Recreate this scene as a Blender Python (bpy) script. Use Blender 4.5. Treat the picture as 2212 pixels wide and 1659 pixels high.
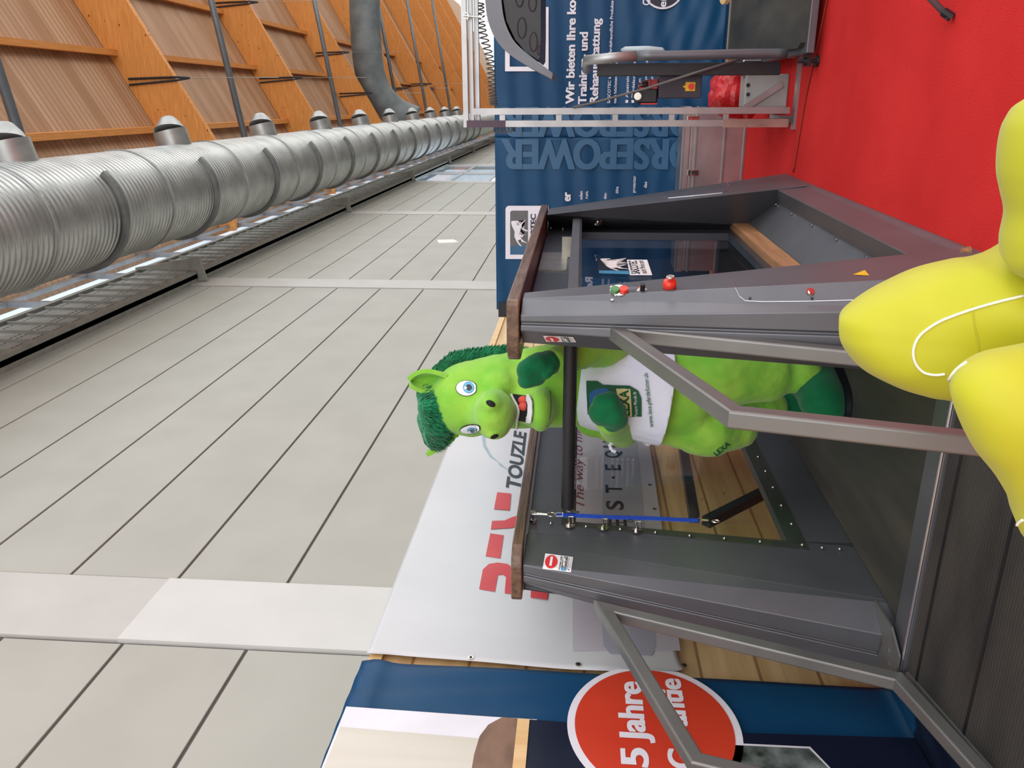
import bpy, bmesh, math, random
from mathutils import Vector, Matrix
from mathutils.bvhtree import BVHTree
random.seed(7)
PI = math.pi
S = bpy.context.scene
C = S.collection
for o in list(bpy.data.objects): bpy.data.objects.remove(o)

# ---------------------------------------------------------------- camera
CX, CY, F = 1106.0, 829.5, 1750.0
CAM = Vector((0, 0, 1.5))
def _ray(p): return Vector((p[0]-CX, -(p[1]-CY), -F))
_x = _ray((1258, 220.5)).normalized()
_z = _ray((-21500, 330)).normalized(); _z = (_z - _z.dot(_x)*_x).normalized()
_y = _z.cross(_x)
ROT = Matrix((_x, _y, _z))
cd = bpy.data.cameras.new('camera'); cam = bpy.data.objects.new('camera', cd); C.objects.link(cam)
cam.matrix_world = Matrix.Translation(CAM) @ ROT.to_4x4()
cd.sensor_width = 36; cd.lens = F/2212*36; cd.clip_end = 800; cd.clip_start = .05
S.camera = cam
# ---------------------------------------------------------------- light
S.view_settings.view_transform = 'Standard'; S.view_settings.look = 'None'
S.view_settings.gamma = 1; S.view_settings.use_curve_mapping = False
S.view_settings.exposure = 0.35
W = bpy.data.worlds.new('sky'); S.world = W; W.use_nodes = True
wn = W.node_tree.nodes; wl = W.node_tree.links
bg = wn['Background']; tc = wn.new('ShaderNodeTexCoord'); sp = wn.new('ShaderNodeSeparateXYZ'); cr = wn.new('ShaderNodeValToRGB')
wl.new(tc.outputs['Generated'], sp.inputs[0]); wl.new(sp.outputs[2], cr.inputs[0]); wl.new(cr.outputs[0], bg.inputs[0])
cr.color_ramp.elements[0].position = 0.0; cr.color_ramp.elements[0].color = (.80, .79, .77, 1)
cr.color_ramp.elements[1].position = 0.25; cr.color_ramp.elements[1].color = (.95, .97, 1.0, 1)
bg.inputs[1].default_value = 1.4
def area(name, loc, target, sx, sy, power, col=(1, 1, 1)):
    l = bpy.data.lights.new(name, 'AREA'); l.shape = 'RECTANGLE'; l.size = sx; l.size_y = sy; l.energy = power; l.color = col
    o = bpy.data.objects.new(name, l); C.objects.link(o); o.location = loc
    o.rotation_euler = (Vector(target)-Vector(loc)).to_track_quat('-Z', 'Y').to_euler(); o.visible_camera = False if False else True
    return o
area('camera_side_fill', (-9, -6, 5.5), (4, 1.5, .6), 16, 8, 650, (1.0, .99, .97))  # added fill light behind the camera for figure and treadmill, no real glazing
area('roof_fill', (26, -24, 3), (30, -1, 15), 40, 6, 1500, (1.0, .98, .95))  # added out-of-view light that brightens the roof timber, no actual windows there

# ---------------------------------------------------------------- maths
def wdir(p): return (ROT @ _ray(p)).normalized()
def at(p, ax, v):
    d = wdir(p); t = (v-CAM[ax])/d[ax]; return CAM + d*t
TA = math.radians(-0.65)
TM = Matrix.Rotation(TA, 3, 'Z')            # the treadmill stands turned 0.65 degrees to the hall
def tw(p): return TM @ Vector(p)
def lat(p, ax, v):
    d = TM.transposed() @ wdir(p); t = (v-CAM[ax])/d[ax]; return CAM + d*t

# ---------------------------------------------------------------- materials
MATS = {}
def lin(c): return tuple((x/12.92 if x <= .04045 else ((x+.055)/1.055)**2.4) for x in c)
def rgb(r, g, b): return lin((r/255, g/255, b/255))
def mat(name, c1, c2=None, scale=6, rough=.5, metal=0, bump=0, bscale=None, stretch=(1, 1, 1), detail=4, spec=.5, sheen=0, coords='Object', contrast=(.35, .65), coat=0, transm=0, emit=None):
    if name in MATS: return MATS[name]
    m = bpy.data.materials.new(name); m.use_nodes = True; n = m.node_tree.nodes; l = m.node_tree.links
    b = n['Principled BSDF']; MATS[name] = m
    c2 = c2 or tuple(min(1, x*1.12+.003) for x in c1)
    t = n.new('ShaderNodeTexCoord'); mp = n.new('ShaderNodeMapping'); mp.inputs['Scale'].default_value = stretch
    l.new(t.outputs[coords], mp.inputs[0])
    nz = n.new('ShaderNodeTexNoise'); nz.inputs['Scale'].default_value = scale; nz.inputs['Detail'].default_value = detail
    l.new(mp.outputs[0], nz.inputs[0])
    r = n.new('ShaderNodeValToRGB'); r.color_ramp.elements[0].position = contrast[0]; r.color_ramp.elements[1].position = contrast[1]
    r.color_ramp.elements[0].color = (*c1, 1); r.color_ramp.elements[1].color = (*c2, 1)
    l.new(nz.outputs[0], r.inputs[0]); l.new(r.outputs[0], b.inputs['Base Color'])
    b.inputs['Roughness'].default_value = rough; b.inputs['Metallic'].default_value = metal
    b.inputs['Specular IOR Level'].default_value = spec
    if sheen: b.inputs['Sheen Weight'].default_value = sheen
    if coat: b.inputs['Coat Weight'].default_value = coat
    if bump:
        nb = n.new('ShaderNodeTexNoise'); nb.inputs['Scale'].default_value = bscale or scale*4; nb.inputs['Detail'].default_value = 3
        l.new(mp.outputs[0], nb.inputs[0])
        bp = n.new('ShaderNodeBump'); bp.inputs['Strength'].default_value = bump; bp.inputs['Distance'].default_value = .02
        l.new(nb.outputs[0], bp.inputs['Height']); l.new(bp.outputs[0], b.inputs['Normal'])
    return m
def wave_bump(m, axis, scale, strength, dist=.02, profile='SIN', rings=False):
    n = m.node_tree.nodes; l = m.node_tree.links; b = n['Principled BSDF']
    t = n.new('ShaderNodeTexCoord'); w = n.new('ShaderNodeTexWave'); w.wave_type = 'BANDS'; w.bands_direction = axis
    w.inputs['Scale'].default_value = scale; w.wave_profile = profile; w.inputs['Distortion'].default_value = 0
    l.new(t.outputs['Object'], w.inputs[0])
    bp = n.new('ShaderNodeBump'); bp.inputs['Strength'].default_value = strength; bp.inputs['Distance'].default_value = dist
    l.new(w.outputs[1], bp.inputs['Height'])
    if b.inputs['Normal'].is_linked: l.new(b.inputs['Normal'].links[0].from_socket, bp.inputs['Normal'])
    l.new(bp.outputs[0], b.inputs['Normal']); return m
def knots(m, stretch, scale, col, size=.06):
    n = m.node_tree.nodes; l = m.node_tree.links; b = n['Principled BSDF']
    src = b.inputs['Base Color'].links[0].from_socket
    t = n.new('ShaderNodeTexCoord'); mp = n.new('ShaderNodeMapping'); mp.inputs['Scale'].default_value = stretch
    v = n.new('ShaderNodeTexVoronoi'); v.inputs['Scale'].default_value = scale
    l.new(t.outputs['Object'], mp.inputs[0]); l.new(mp.outputs[0], v.inputs[0])
    r = n.new('ShaderNodeValToRGB'); r.color_ramp.elements[0].position = size*.5; r.color_ramp.elements[1].position = size
    r.color_ramp.elements[0].color = (1, 1, 1, 1); r.color_ramp.elements[1].color = (0, 0, 0, 1)
    l.new(v.outputs['Distance'], r.inputs[0])
    mx = n.new('ShaderNodeMix'); mx.data_type = 'RGBA'; l.new(r.outputs[0], mx.inputs[0]); l.new(src, mx.inputs[6]); mx.inputs[7].default_value = (*col, 1)
    l.new(mx.outputs[2], b.inputs['Base Color']); return m
def bands(m, axis, scale, col, pos=(.04, .08), coords='Object'):
    """thin dark joints between boards"""
    n = m.node_tree.nodes; l = m.node_tree.links; b = n['Principled BSDF']
    src = b.inputs['Base Color'].links[0].from_socket
    t = n.new('ShaderNodeTexCoord'); w = n.new('ShaderNodeTexWave'); w.bands_direction = axis; w.inputs['Scale'].default_value = scale
    l.new(t.outputs[coords], w.inputs[0])
    r = n.new('ShaderNodeValToRGB'); r.color_ramp.elements[0].position = pos[0]; r.color_ramp.elements[1].position = pos[1]
    r.color_ramp.elements[0].color = (1, 1, 1, 1); r.color_ramp.elements[1].color = (0, 0, 0, 1)
    l.new(w.outputs[1], r.inputs[0])
    mx = n.new('ShaderNodeMix'); mx.data_type = 'RGBA'; l.new(r.outputs[0], mx.inputs[0]); l.new(src, mx.inputs[6]); mx.inputs[7].default_value = (*col, 1)
    l.new(mx.outputs[2], b.inputs['Base Color']); return m
def glass(name, tint, refl=.12, rough=.0):
    if name in MATS: return MATS[name]
    m = bpy.data.materials.new(name); m.use_nodes = True; n = m.node_tree.nodes; l = m.node_tree.links
    n.remove(n['Principled BSDF']); out = n['Material Output']
    tr = n.new('ShaderNodeBsdfTransparent'); tr.inputs[0].default_value = (*tint, 1)
    gl = n.new('ShaderNodeBsdfGlossy'); gl.inputs['Roughness'].default_value = rough
    fr = n.new('ShaderNodeLayerWeight'); fr.inputs[0].default_value = .25
    pw = n.new('ShaderNodeMath'); pw.operation = 'POWER'; l.new(fr.outputs['Facing'], pw.inputs[0]); pw.inputs[1].default_value = 3.0
    nz = n.new('ShaderNodeTexNoise'); nz.inputs['Scale'].default_value = 3
    mr = n.new('ShaderNodeMapRange'); mr.inputs[3].default_value = refl*.8; mr.inputs[4].default_value = refl*1.2
    l.new(nz.outputs[0], mr.inputs[0])
    ad = n.new('ShaderNodeMath'); ad.operation = 'ADD'; ad.use_clamp = True; l.new(pw.outputs[0], ad.inputs[0]); l.new(mr.outputs[0], ad.inputs[1])
    mx = n.new('ShaderNodeMixShader'); l.new(ad.outputs[0], mx.inputs[0]); l.new(tr.outputs[0], mx.inputs[1]); l.new(gl.outputs[0], mx.inputs[2])
    l.new(mx.outputs[0], out.inputs[0]); MATS[name] = m; return m

M_wall = mat('hall_wall_paint', rgb(174, 173, 165), rgb(180, 179, 171), 1.2, .75, bump=.03)
M_joint = mat('wall_joint', rgb(88, 86, 84), None, 5, .8)
M_col = mat('column_paint', rgb(192, 189, 185), rgb(198, 195, 191), 2, .7)
M_colw = mat('column_fresh_paint', rgb(208, 208, 205), rgb(213, 212, 209), 2, .7)
M_truss = mat('galvanised_dull', rgb(150, 153, 148), rgb(168, 171, 165), 4, .55, .1)
M_trussd = mat('truss_slots', rgb(52, 54, 56), None, 9, .7)
M_duct = wave_bump(mat('galvanised_duct', rgb(172, 174, 172), rgb(198, 200, 198), 2, .36, .85, bump=.04), 'X', 2.4, .8, .035)
M_galv = mat('galvanised_smooth', rgb(160, 162, 162), rgb(184, 186, 184), 3, .42, .7)
M_saddle = mat('galvanised_saddle', rgb(112, 114, 114), rgb(130, 132, 130), 4, .5, .6)
M_beam = knots(mat('glulam_spruce', rgb(200, 128, 58), rgb(220, 148, 76), 3, .55, stretch=(1, .5, 9), detail=6), (1, .9, 1.6), 2.4, rgb(96, 48, 20), .12)
M_purl = mat('purlin_spruce', rgb(196, 124, 58), rgb(214, 142, 74), 4, .6, stretch=(.3, 6, 6))
M_board = bands(mat('roof_boards', rgb(150, 110, 76), rgb(178, 142, 112), .5, .6, stretch=(3, .3, .3)), 'X', 1.2, rgb(150, 104, 70), (.04, .2))
M_rod = mat('steel_rod_grey', rgb(112, 116, 120), None, 3, .45, .5)
M_strap = mat('black_webbing', rgb(24, 24, 28), None, 20, .6)
M_wire = mat('steel_wire', rgb(150, 150, 145), None, 20, .35, .9)
M_fabgrey = mat('grey_air_hose', rgb(98, 104, 106), rgb(122, 128, 128), 1.2, .6, .2)
M_pine = bands(knots(mat('pine_panel', rgb(206, 170, 120), rgb(228, 196, 146), 2.2, .55, stretch=(.5, 2, 7), detail=6), (.9, 1, 2.2), 3.0, rgb(112, 70, 40), .05), 'Z', 1.1, rgb(160, 122, 82), (.004, .012))
M_pinel = mat('pine_stud', rgb(222, 184, 128), rgb(234, 200, 150), 3, .55, stretch=(5, 5, .5))
M_oak = mat('dark_oak_rail', rgb(84, 60, 44), rgb(116, 92, 72), 2.6, .42, stretch=(1.2, 16, 16), detail=8, bump=.15, coat=.2)
M_plank = mat('bumper_board', rgb(148, 104, 70), rgb(172, 128, 90), 3, .55, stretch=(1, 10, 10), detail=6)
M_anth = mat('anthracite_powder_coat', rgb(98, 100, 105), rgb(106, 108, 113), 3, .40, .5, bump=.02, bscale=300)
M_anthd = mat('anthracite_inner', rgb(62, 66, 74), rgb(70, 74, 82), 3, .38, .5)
M_guard = mat('guard_tube_coating', rgb(122, 122, 120), rgb(132, 132, 130), 4, .4, .6)
M_edge = mat('worn_metal_edge', rgb(170, 172, 178), None, 10, .25, .9)
M_chrome = mat('polished_steel', rgb(214, 210, 204), None, 10, .12, 1)
M_stain = mat('stainless_sheet', rgb(150, 147, 138), rgb(186, 182, 172), 5, .3, .85)
M_alu = mat('aluminium_tube', rgb(150, 149, 150), rgb(168, 166, 166), 4, .36, .8, stretch=(1, 1, 1))
M_case = mat('aluminium_case_sheet', rgb(176, 172, 176), rgb(196, 192, 194), 3, .3, .8, bump=.12, bscale=5)
M_belt = mat('rubber_belt', rgb(54, 54, 50), rgb(84, 80, 70), 2.2, .62, stretch=(.45, 2.2, 1), detail=5, contrast=(.4, .75))
M_ramp = wave_bump(mat('ribbed_ramp_rubber', rgb(42, 41, 40), rgb(62, 59, 55), 3, .6, stretch=(2, .5, 1)), 'X', 26, .25, .006)
M_black = mat('black_foam', rgb(24, 25, 28), None, 30, .55)
M_blackp = mat('black_plastic', rgb(22, 24, 30), rgb(28, 30, 36), 20, .4)
M_red = mat('red_carpet_felt', rgb(204, 42, 42), rgb(216, 50, 48), 1.6, .95, bump=.25, bscale=160, sheen=.0, spec=.15)
M_conc = mat('concrete_floor', rgb(120, 116, 112), rgb(140, 136, 130), 1.5, .7)
M_seam = mat('carpet_seam', rgb(130, 18, 22), None, 10, .9)
M_banw = mat('white_banner_vinyl', rgb(202, 205, 208), rgb(210, 212, 215), 1.5, .35, stretch=(1, 1, .6), bump=.18, bscale=2.5)
M_lil = mat('banner_print_lilac', rgb(188, 184, 196), rgb(196, 192, 200), 2, .4)
M_lil2 = mat('banner_print_bluegrey', rgb(160, 162, 176), rgb(170, 172, 186), 2, .4)
M_redp = mat('banner_print_red', rgb(200, 58, 64), rgb(208, 70, 74), 3, .35)
M_dkp = mat('banner_print_dark', rgb(38, 50, 60), None, 8, .4)
M_mar = mat('banner_print_maroon', rgb(134, 52, 62), None, 8, .4)
M_swo = mat('banner_print_paleblue', rgb(146, 176, 188), None, 8, .4)
M_blk = mat('banner_print_black', rgb(16, 16, 20), None, 8, .4)
M_banb = mat('blue_banner_vinyl', rgb(12, 66, 106), rgb(18, 74, 114), 2, .45, spec=.3, bump=.12, bscale=4)
M_txtb = mat('banner_print_light_blue', rgb(44, 92, 130), rgb(50, 98, 136), 3, .4)
M_whp = mat('banner_print_white', rgb(226, 226, 234), None, 3, .4)
M_navy = mat('banner_print_navy', rgb(16, 24, 46), rgb(22, 30, 52), 3, .35)
M_ora = mat('oval_print_orange_red', rgb(204, 60, 38), rgb(210, 66, 42), 3, .35)
M_cream = mat('banner_print_cream', rgb(204, 202, 188), rgb(214, 212, 200), 1.4, .4, stretch=(7, 1, .4))
M_brownp = mat('banner_print_horse_coat', rgb(86, 60, 48), rgb(160, 128, 108), 2.2, .4, stretch=(1, 1, 2), detail=6)
M_greenp = mat('banner_print_meadow', rgb(28, 44, 30), rgb(150, 160, 160), 5, .4, contrast=(.45, .7))
M_plush = mat('lime_plush', rgb(112, 186, 56), rgb(158, 206, 78), 5.0, .85, bump=.35, bscale=18, sheen=.25, spec=.2, contrast=(.3, .7))
M_plushd = mat('dark_green_fleece', rgb(10, 96, 58), rgb(20, 112, 68), 9, .9, bump=.2, bscale=60, sheen=.2, spec=.15)
M_fur = mat('green_mane_fur', rgb(6, 96, 62), rgb(30, 140, 92), 18, .85, sheen=.3, spec=.15)
M_cloth = mat('white_cotton', rgb(226, 232, 250), rgb(236, 240, 252), 3, .85, bump=.4, bscale=7)
M_mouth = mat('mouth_black', rgb(6, 6, 10), None, 5, .8)
M_tooth = mat('tooth_foam', rgb(206, 206, 210), None, 10, .5)
M_tong = mat('tongue_red', rgb(206, 72, 60), None, 10, .6)
M_eyew = mat('eye_white', rgb(228, 234, 236), None, 10, .3)
M_iris = mat('eye_iris_blue', rgb(54, 140, 190), rgb(80, 160, 206), 30, .3)
M_logog = mat('shirt_print_green', rgb(6, 86, 52), None, 10, .7)
M_logob = mat('shirt_print_blue', rgb(30, 92, 150), None, 10, .7)
M_logoy = mat('shirt_print_yellow', rgb(226, 216, 150), None, 10, .7)
M_yel = mat('yellow_coated_fabric', rgb(184, 184, 26), rgb(194, 192, 34), 2.5, .62, bump=.35, bscale=4, sheen=.15)
M_pip = mat('white_piping', rgb(236, 236, 224), None, 20, .5)
M_blue = mat('blue_webbing', rgb(24, 70, 190), rgb(30, 80, 204), 30, .6)
M_btnr = mat('button_red', rgb(216, 52, 34), None, 10, .35)
M_btng = mat('button_green', rgb(60, 130, 70), None, 10, .35)
M_yl = mat('label_yellow', rgb(222, 178, 30), None, 10, .5)
M_wht = mat('label_white', rgb(230, 230, 230), None, 10, .45)
M_lred = mat('label_red', rgb(212, 44, 52), None, 10, .45)
M_lblue = mat('label_blue', rgb(60, 140, 180), None, 10, .45)
M_lgrey = mat('label_grey', rgb(96, 96, 98), None, 10, .45)
M_cable = mat('orange_cable', rgb(150, 44, 26), None, 10, .5)
M_gcable = mat('grey_cable', rgb(96, 94, 92), None, 10, .5)
M_box = mat('dark_grey_box_coat', rgb(54, 52, 62), rgb(60, 58, 68), 6, .45, .3)
M_bag = mat('red_plastic_bag', rgb(170, 22, 32), rgb(206, 40, 44), 5, .32, bump=.5, bscale=6)
M_pale = mat('pale_beech', rgb(216, 180, 126), rgb(228, 196, 146), 4, .5, stretch=(1, 8, 8))
M_lgb = mat('light_grey_plastic', rgb(150, 152, 150), None, 6, .45)
G_clear = glass('clear_pane', (.92, .93, .88), .04)
G_tint = glass('tinted_pane', (.86, .88, .92), .12)
G_win = glass('window_pane', (.86, .93, 1.0), .04)

# ---------------------------------------------------------------- object helpers
BASE = {}
def settag(o, label=None, cat=None, group=None, kind=None):
    if label: o['label'] = label
    if cat: o['category'] = cat
    if group: o['group'] = group
    if kind: o['kind'] = kind
    return o
def thing(name, label, cat, base, rot=0, group=None):
    o = bpy.data.objects.new(name, None); C.objects.link(o); o.empty_display_size = .1
    base = Vector(base); BASE[o] = base
    o.location = (TM @ base) if rot else base; o.rotation_euler = (0, 0, rot)
    return settag(o, label, cat, group)
def obj(name, bm, m, parent=None, smooth=False, rot=0):
    if not isinstance(bm, bpy.types.Mesh):
        bm.normal_update(); me = bpy.data.meshes.new(name); bm.to_mesh(me); bm.free()
    else: me = bm
    vs = me.vertices
    if parent is not None: b = BASE[parent]
    else:
        xs = [v.co.x for v in vs]; ys = [v.co.y for v in vs]; zs = [v.co.z for v in vs]
        b = Vector(((min(xs)+max(xs))/2, (min(ys)+max(ys))/2, min(zs)))
    me.transform(Matrix.Translation(-b))
    me.name = name
    ms = m if isinstance(m, (list, tuple)) else [m]
    for x in ms: me.materials.append(x)
    if smooth:
        for p in me.polygons: p.use_smooth = True
    o = bpy.data.objects.new(name, me); C.objects.link(o); BASE[o] = b
    if parent is not None: o.parent = parent
    else:
        o.location = (TM @ b) if rot else b; o.rotation_euler = (0, 0, rot)
    return o
def struct(name, bm, m, **k): return settag(obj(name, bm, m, **k), kind='structure')
def autosmooth(o, ang=40):
    me = o.data
    for p in me.polygons: p.use_smooth = True
    me.set_sharp_from_angle(angle=math.radians(ang)); return o
def NB(): return bmesh.new()
def box(bm, x0, x1, y0, y1, z0, z1, bev=0, mi=0):
    n0 = len(bm.verts)
    vs = [bm.verts.new((x, y, z)) for x in (x0, x1) for y in (y0, y1) for z in (z0, z1)]
    fs = [bm.faces.new([vs[i] for i in q]) for q in ((0, 1, 3, 2), (4, 6, 7, 5), (0, 4, 5, 1), (2, 3, 7, 6), (0, 2, 6, 4), (1, 5, 7, 3))]
    for f in fs: f.material_index = mi
    if bev:
        es = list({e for f in fs for e in f.edges})
        bmesh.ops.bevel(bm, geom=es, offset=bev, segments=2, affect='EDGES', profile=.5)
    return bm
def prism(bm, pts, vec, bev=0, mi=0):
    """polygon (3D points) extruded along vec"""
    vec = Vector(vec); a = [bm.verts.new(p) for p in pts]; b = [bm.verts.new(Vector(p)+vec) for p in pts]
    fs = [bm.faces.new(a), bm.faces.new(b[::-1])]
    n = len(pts)
    for i in range(n): fs.append(bm.faces.new((a[i], b[i], b[(i+1) % n], a[(i+1) % n])))
    for f in fs: f.material_index = mi
    bmesh.ops.recalc_face_normals(bm, faces=fs)
    if bev: bmesh.ops.bevel(bm, geom=list({e for f in fs for e in f.edges}), offset=bev, segments=2, affect='EDGES', profile=.5)
    return bm
def loft(bm, A, B, mi=0):
    a = [bm.verts.new(p) for p in A]; b = [bm.verts.new(p) for p in B]; n = len(A)
    fs = [bm.faces.new(a), bm.faces.new(b[::-1])]
    for i in range(n): fs.append(bm.faces.new((a[i], b[i], b[(i+1) % n], a[(i+1) % n])))
    for f in fs: f.material_index = mi
    bmesh.ops.recalc_face_normals(bm, faces=fs); return bm
def tube(bm, pts, r, seg=10, closed=False, caps=True, mi=0, square=False):
    pts = [Vector(p) for p in pts]; n = len(pts); rings = []
    rr = r if isinstance(r, (list, tuple)) else [r]*n
    up = Vector((0, 0, 1))
    prev = None
    for i, p in enumerate(pts):
        if closed: t = (pts[(i+1) % n]-pts[i-1])
        else: t = pts[min(i+1, n-1)]-pts[max(i-1, 0)]
        if t.length < 1e-9: t = Vector((0, 0, 1))
        t.normalize()
        if prev is None:
            a = t.cross(up)
            if a.length < .05: a = t.cross(Vector((1, 0, 0)))
        else:
            a = prev - prev.dot(t)*t
            if a.length < 1e-6: a = t.cross(up)
        a.normalize(); prev = a; b = t.cross(a)
        if square: rings.append([bm.verts.new(p+(a*s+b*q)*rr[i]) for s, q in ((1, 1), (-1, 1), (-1, -1), (1, -1))])
        else: rings.append([bm.verts.new(p+(a*math.cos(2*PI*k/seg)+b*math.sin(2*PI*k/seg))*rr[i]) for k in range(seg)])
    m = len(rings[0]); fs = []
    for i in range(n if closed else n-1):
        A, B = rings[i], rings[(i+1) % n]
        for k in range(m): fs.append(bm.faces.new((A[k], A[(k+1) % m], B[(k+1) % m], B[k])))
    if caps and not closed:
        fs.append(bm.faces.new(rings[0][::-1])); fs.append(bm.faces.new(rings[-1]))
    for f in fs: f.material_index = mi
    return bm
def ellipsoid(bm, c, r, rot=None, seg=24, rings=14, mi=0):
    mtx = Matrix.Translation(c) @ ((rot.to_4x4()) if rot else Matrix()) @ Matrix.Diagonal((*r, 1))
    g = bmesh.ops.create_uvsphere(bm, u_segments=seg, v_segments=rings, radius=1, matrix=mtx)
    for v in g['verts']:
        for f in v.link_faces: f.material_index = mi
    return bm
def capsule(bm, a, b, ra, rb, n=10):
    a = Vector(a); b = Vector(b); d = b-a; L = d.length; t = d/L if L > 1e-6 else Vector((0, 0, 1))
    u = t.cross(Vector((0, 0, 1)))
    if u.length < .05: u = t.cross(Vector((1, 0, 0)))
    u.normalize(); w = t.cross(u); prof = []
    for i in range(1, 9): f = PI/2*(1-i/8.0); prof.append((-ra*math.sin(f), ra*math.cos(f)))
    for i in range(1, 5): prof.append((L*i/4, ra+(rb-ra)*i/4))
    for i in range(1, 8): f = PI/2*i/8.0; prof.append((L+rb*math.sin(f), rb*math.cos(f)))
    N_ = 28; p0 = bm.verts.new(a-t*ra); p1 = bm.verts.new(b+t*rb); R_s = []
    for x, r in prof: R_s.append([bm.verts.new(a+t*x+(u*math.cos(2*PI*k/N_)+w*math.sin(2*PI*k/N_))*r) for k in range(N_)])
    for k in range(N_):
        k2 = (k+1) % N_; bm.faces.new((p0, R_s[0][k2], R_s[0][k])); bm.faces.new((p1, R_s[-1][k], R_s[-1][k2]))
        for q in range(len(R_s)-1): bm.faces.new((R_s[q][k], R_s[q][k2], R_s[q+1][k2], R_s[q+1][k]))
def disc(bm, c, n, r, t, seg=20, mi=0):
    c = Vector(c); n = Vector(n).normalized(); return tube(bm, [c, c+n*t], r, seg, mi=mi)
def mesh_of(ob):
    dg = bpy.context.evaluated_depsgraph_get(); return bpy.data.meshes.new_from_object(ob.evaluated_get(dg))
def remesh(bm, voxel, smooth=6, name='tmp', noise=0, nscale=3):
    me = bpy.data.meshes.new(name); bm.to_mesh(me); bm.free()
    o = bpy.data.objects.new(name, me); C.objects.link(o)
    r = o.modifiers.new('r', 'REMESH'); r.mode = 'VOXEL'; r.voxel_size = voxel; r.use_smooth_shade = True
    s = o.modifiers.new('s', 'SMOOTH'); s.factor = .5; s.iterations = smooth
    if noise:
        tx = bpy.data.textures.new(name, 'CLOUDS'); tx.noise_scale = nscale
        d = o.modifiers.new('d', 'DISPLACE'); d.texture = tx; d.strength = noise; d.mid_level = .5; d.texture_coords = 'GLOBAL'
    out = mesh_of(o); bpy.data.objects.remove(o); bpy.data.meshes.remove(me)
    for p in out.polygons: p.use_smooth = True
    return out
def spline(pts, k=6, closed=False):
    pts = [Vector(p) for p in pts]; n = len(pts); out = []
    for i in range(n if closed else n-1):
        p0 = pts[i-1] if (closed or i > 0) else pts[i]; p1 = pts[i]; p2 = pts[(i+1) % n]
        p3 = pts[(i+2) % n] if (closed or i+2 < n) else p2
        for j in range(k):
            t = j/k
            out.append(.5*((2*p1)+(p2-p0)*t+(2*p0-5*p1+4*p2-p3)*t*t+(3*p1-p0-3*p2+p3)*t**3))
    if not closed: out.append(pts[-1])
    return out
def text_bm(s, bold=.0, shear=0):
    cu = bpy.data.curves.new('t', 'FONT'); cu.body = s; cu.size = 1; cu.offset = bold; cu.shear = shear; cu.resolution_u = 6
    o = bpy.data.objects.new('t', cu); C.objects.link(o); me = mesh_of(o); bpy.data.objects.remove(o)
    xs = [v.co.x for v in me.vertices]; mn, mxx = min(xs), max(xs)
    out = [((v.co.x-mn)/(mxx-mn), v.co.y/.729) for v in me.vertices]; fs = [tuple(p.vertices) for p in me.polygons]
    bpy.data.meshes.remove(me); return out, fs
def text_on(bm, s, p0, p1, h, up, off, bold=.0, shear=0, mi=0, fat=0):
    if fat:
        d_ = (Vector(p1)-Vector(p0)).normalized()*h*fat
        nr_ = d_.cross(Vector(up)).normalized()*.0004
        for q_, k in enumerate((-1, -.33, .33, 1)): text_on(bm, s, Vector(p0)+d_*(k+1), Vector(p1)+d_*(k-1), h, up, Vector(off)+nr_*(q_+.5), bold, shear, mi)
        return
    """lettering from p0 to p1 along the baseline, cap height h, lifted by off (vector)"""
    vs, fs = text_bm(s, bold, shear); p0 = Vector(p0); d = Vector(p1)-p0; up = Vector(up); off = Vector(off)
    w = [bm.verts.new(p0+d*u+up*(h*v)+off) for u, v in vs]
    for f in fs:
        try: bm.faces.new([w[i] for i in f]).material_index = mi
        except ValueError: pass
def poly(bm, pts, mi=0, tri=True):
    f = bm.faces.new([bm.verts.new(p) for p in pts]); f.material_index = mi
    if tri and len(pts) > 4: bmesh.ops.triangulate(bm, faces=[f])
def ellipse_pts(c, a, b, n=40, ph=0):
    c = Vector(c); a = Vector(a); b = Vector(b); return [c+a*math.cos(2*PI*i/n+ph)+b*math.sin(2*PI*i/n+ph) for i in range(n)]
class Caster:
    def __init__(self, *obs):
        bpy.context.view_layer.update(); vs = []; ps = []; dg = bpy.context.evaluated_depsgraph_get()
        for o in obs:
            k = len(vs); mw = o.matrix_world; me = bpy.data.meshes.new_from_object(o.evaluated_get(dg)); me.calc_loop_triangles(); vs += [mw @ v.co for v in me.vertices]; ps += [[i+k for i in t.vertices] for t in me.loop_triangles]; bpy.data.meshes.remove(me)
        self.t = BVHTree.FromPolygons(vs, ps)
    def hit(self, p, off=.002):
        d = wdir(p); r = self.t.ray_cast(CAM, d, 100)
        if r[0] is None: return None
        n = r[1] if r[1].dot(d) < 0 else -r[1]
        return r[0]+n*off
def decal(bm, cast, pts2, off=.003, mi=0, thick=True):
    """polygon outline in the photo's pixels laid onto a surface"""
    n = len(pts2); c2 = (sum(p[0] for p in pts2)/n, sum(p[1] for p in pts2)/n); R = 6; rings = []
    cc = cast.hit(c2, off)
    if cc is None: return
    cv = bm.verts.new(cc)
    for k in range(1, R+1):
        rg = []
        for p in pts2:
            q = (c2[0]+(p[0]-c2[0])*k/R, c2[1]+(p[1]-c2[1])*k/R); h = cast.hit(q, off) or cc; rg.append(bm.verts.new(h))
        rings.append(rg)
    for i in range(n):
        j = (i+1) % n; bm.faces.new((cv, rings[0][i], rings[0][j])).material_index = mi
        for k in range(R-1): bm.faces.new((rings[k][i], rings[k+1][i], rings[k+1][j], rings[k][j])).material_index = mi
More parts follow.
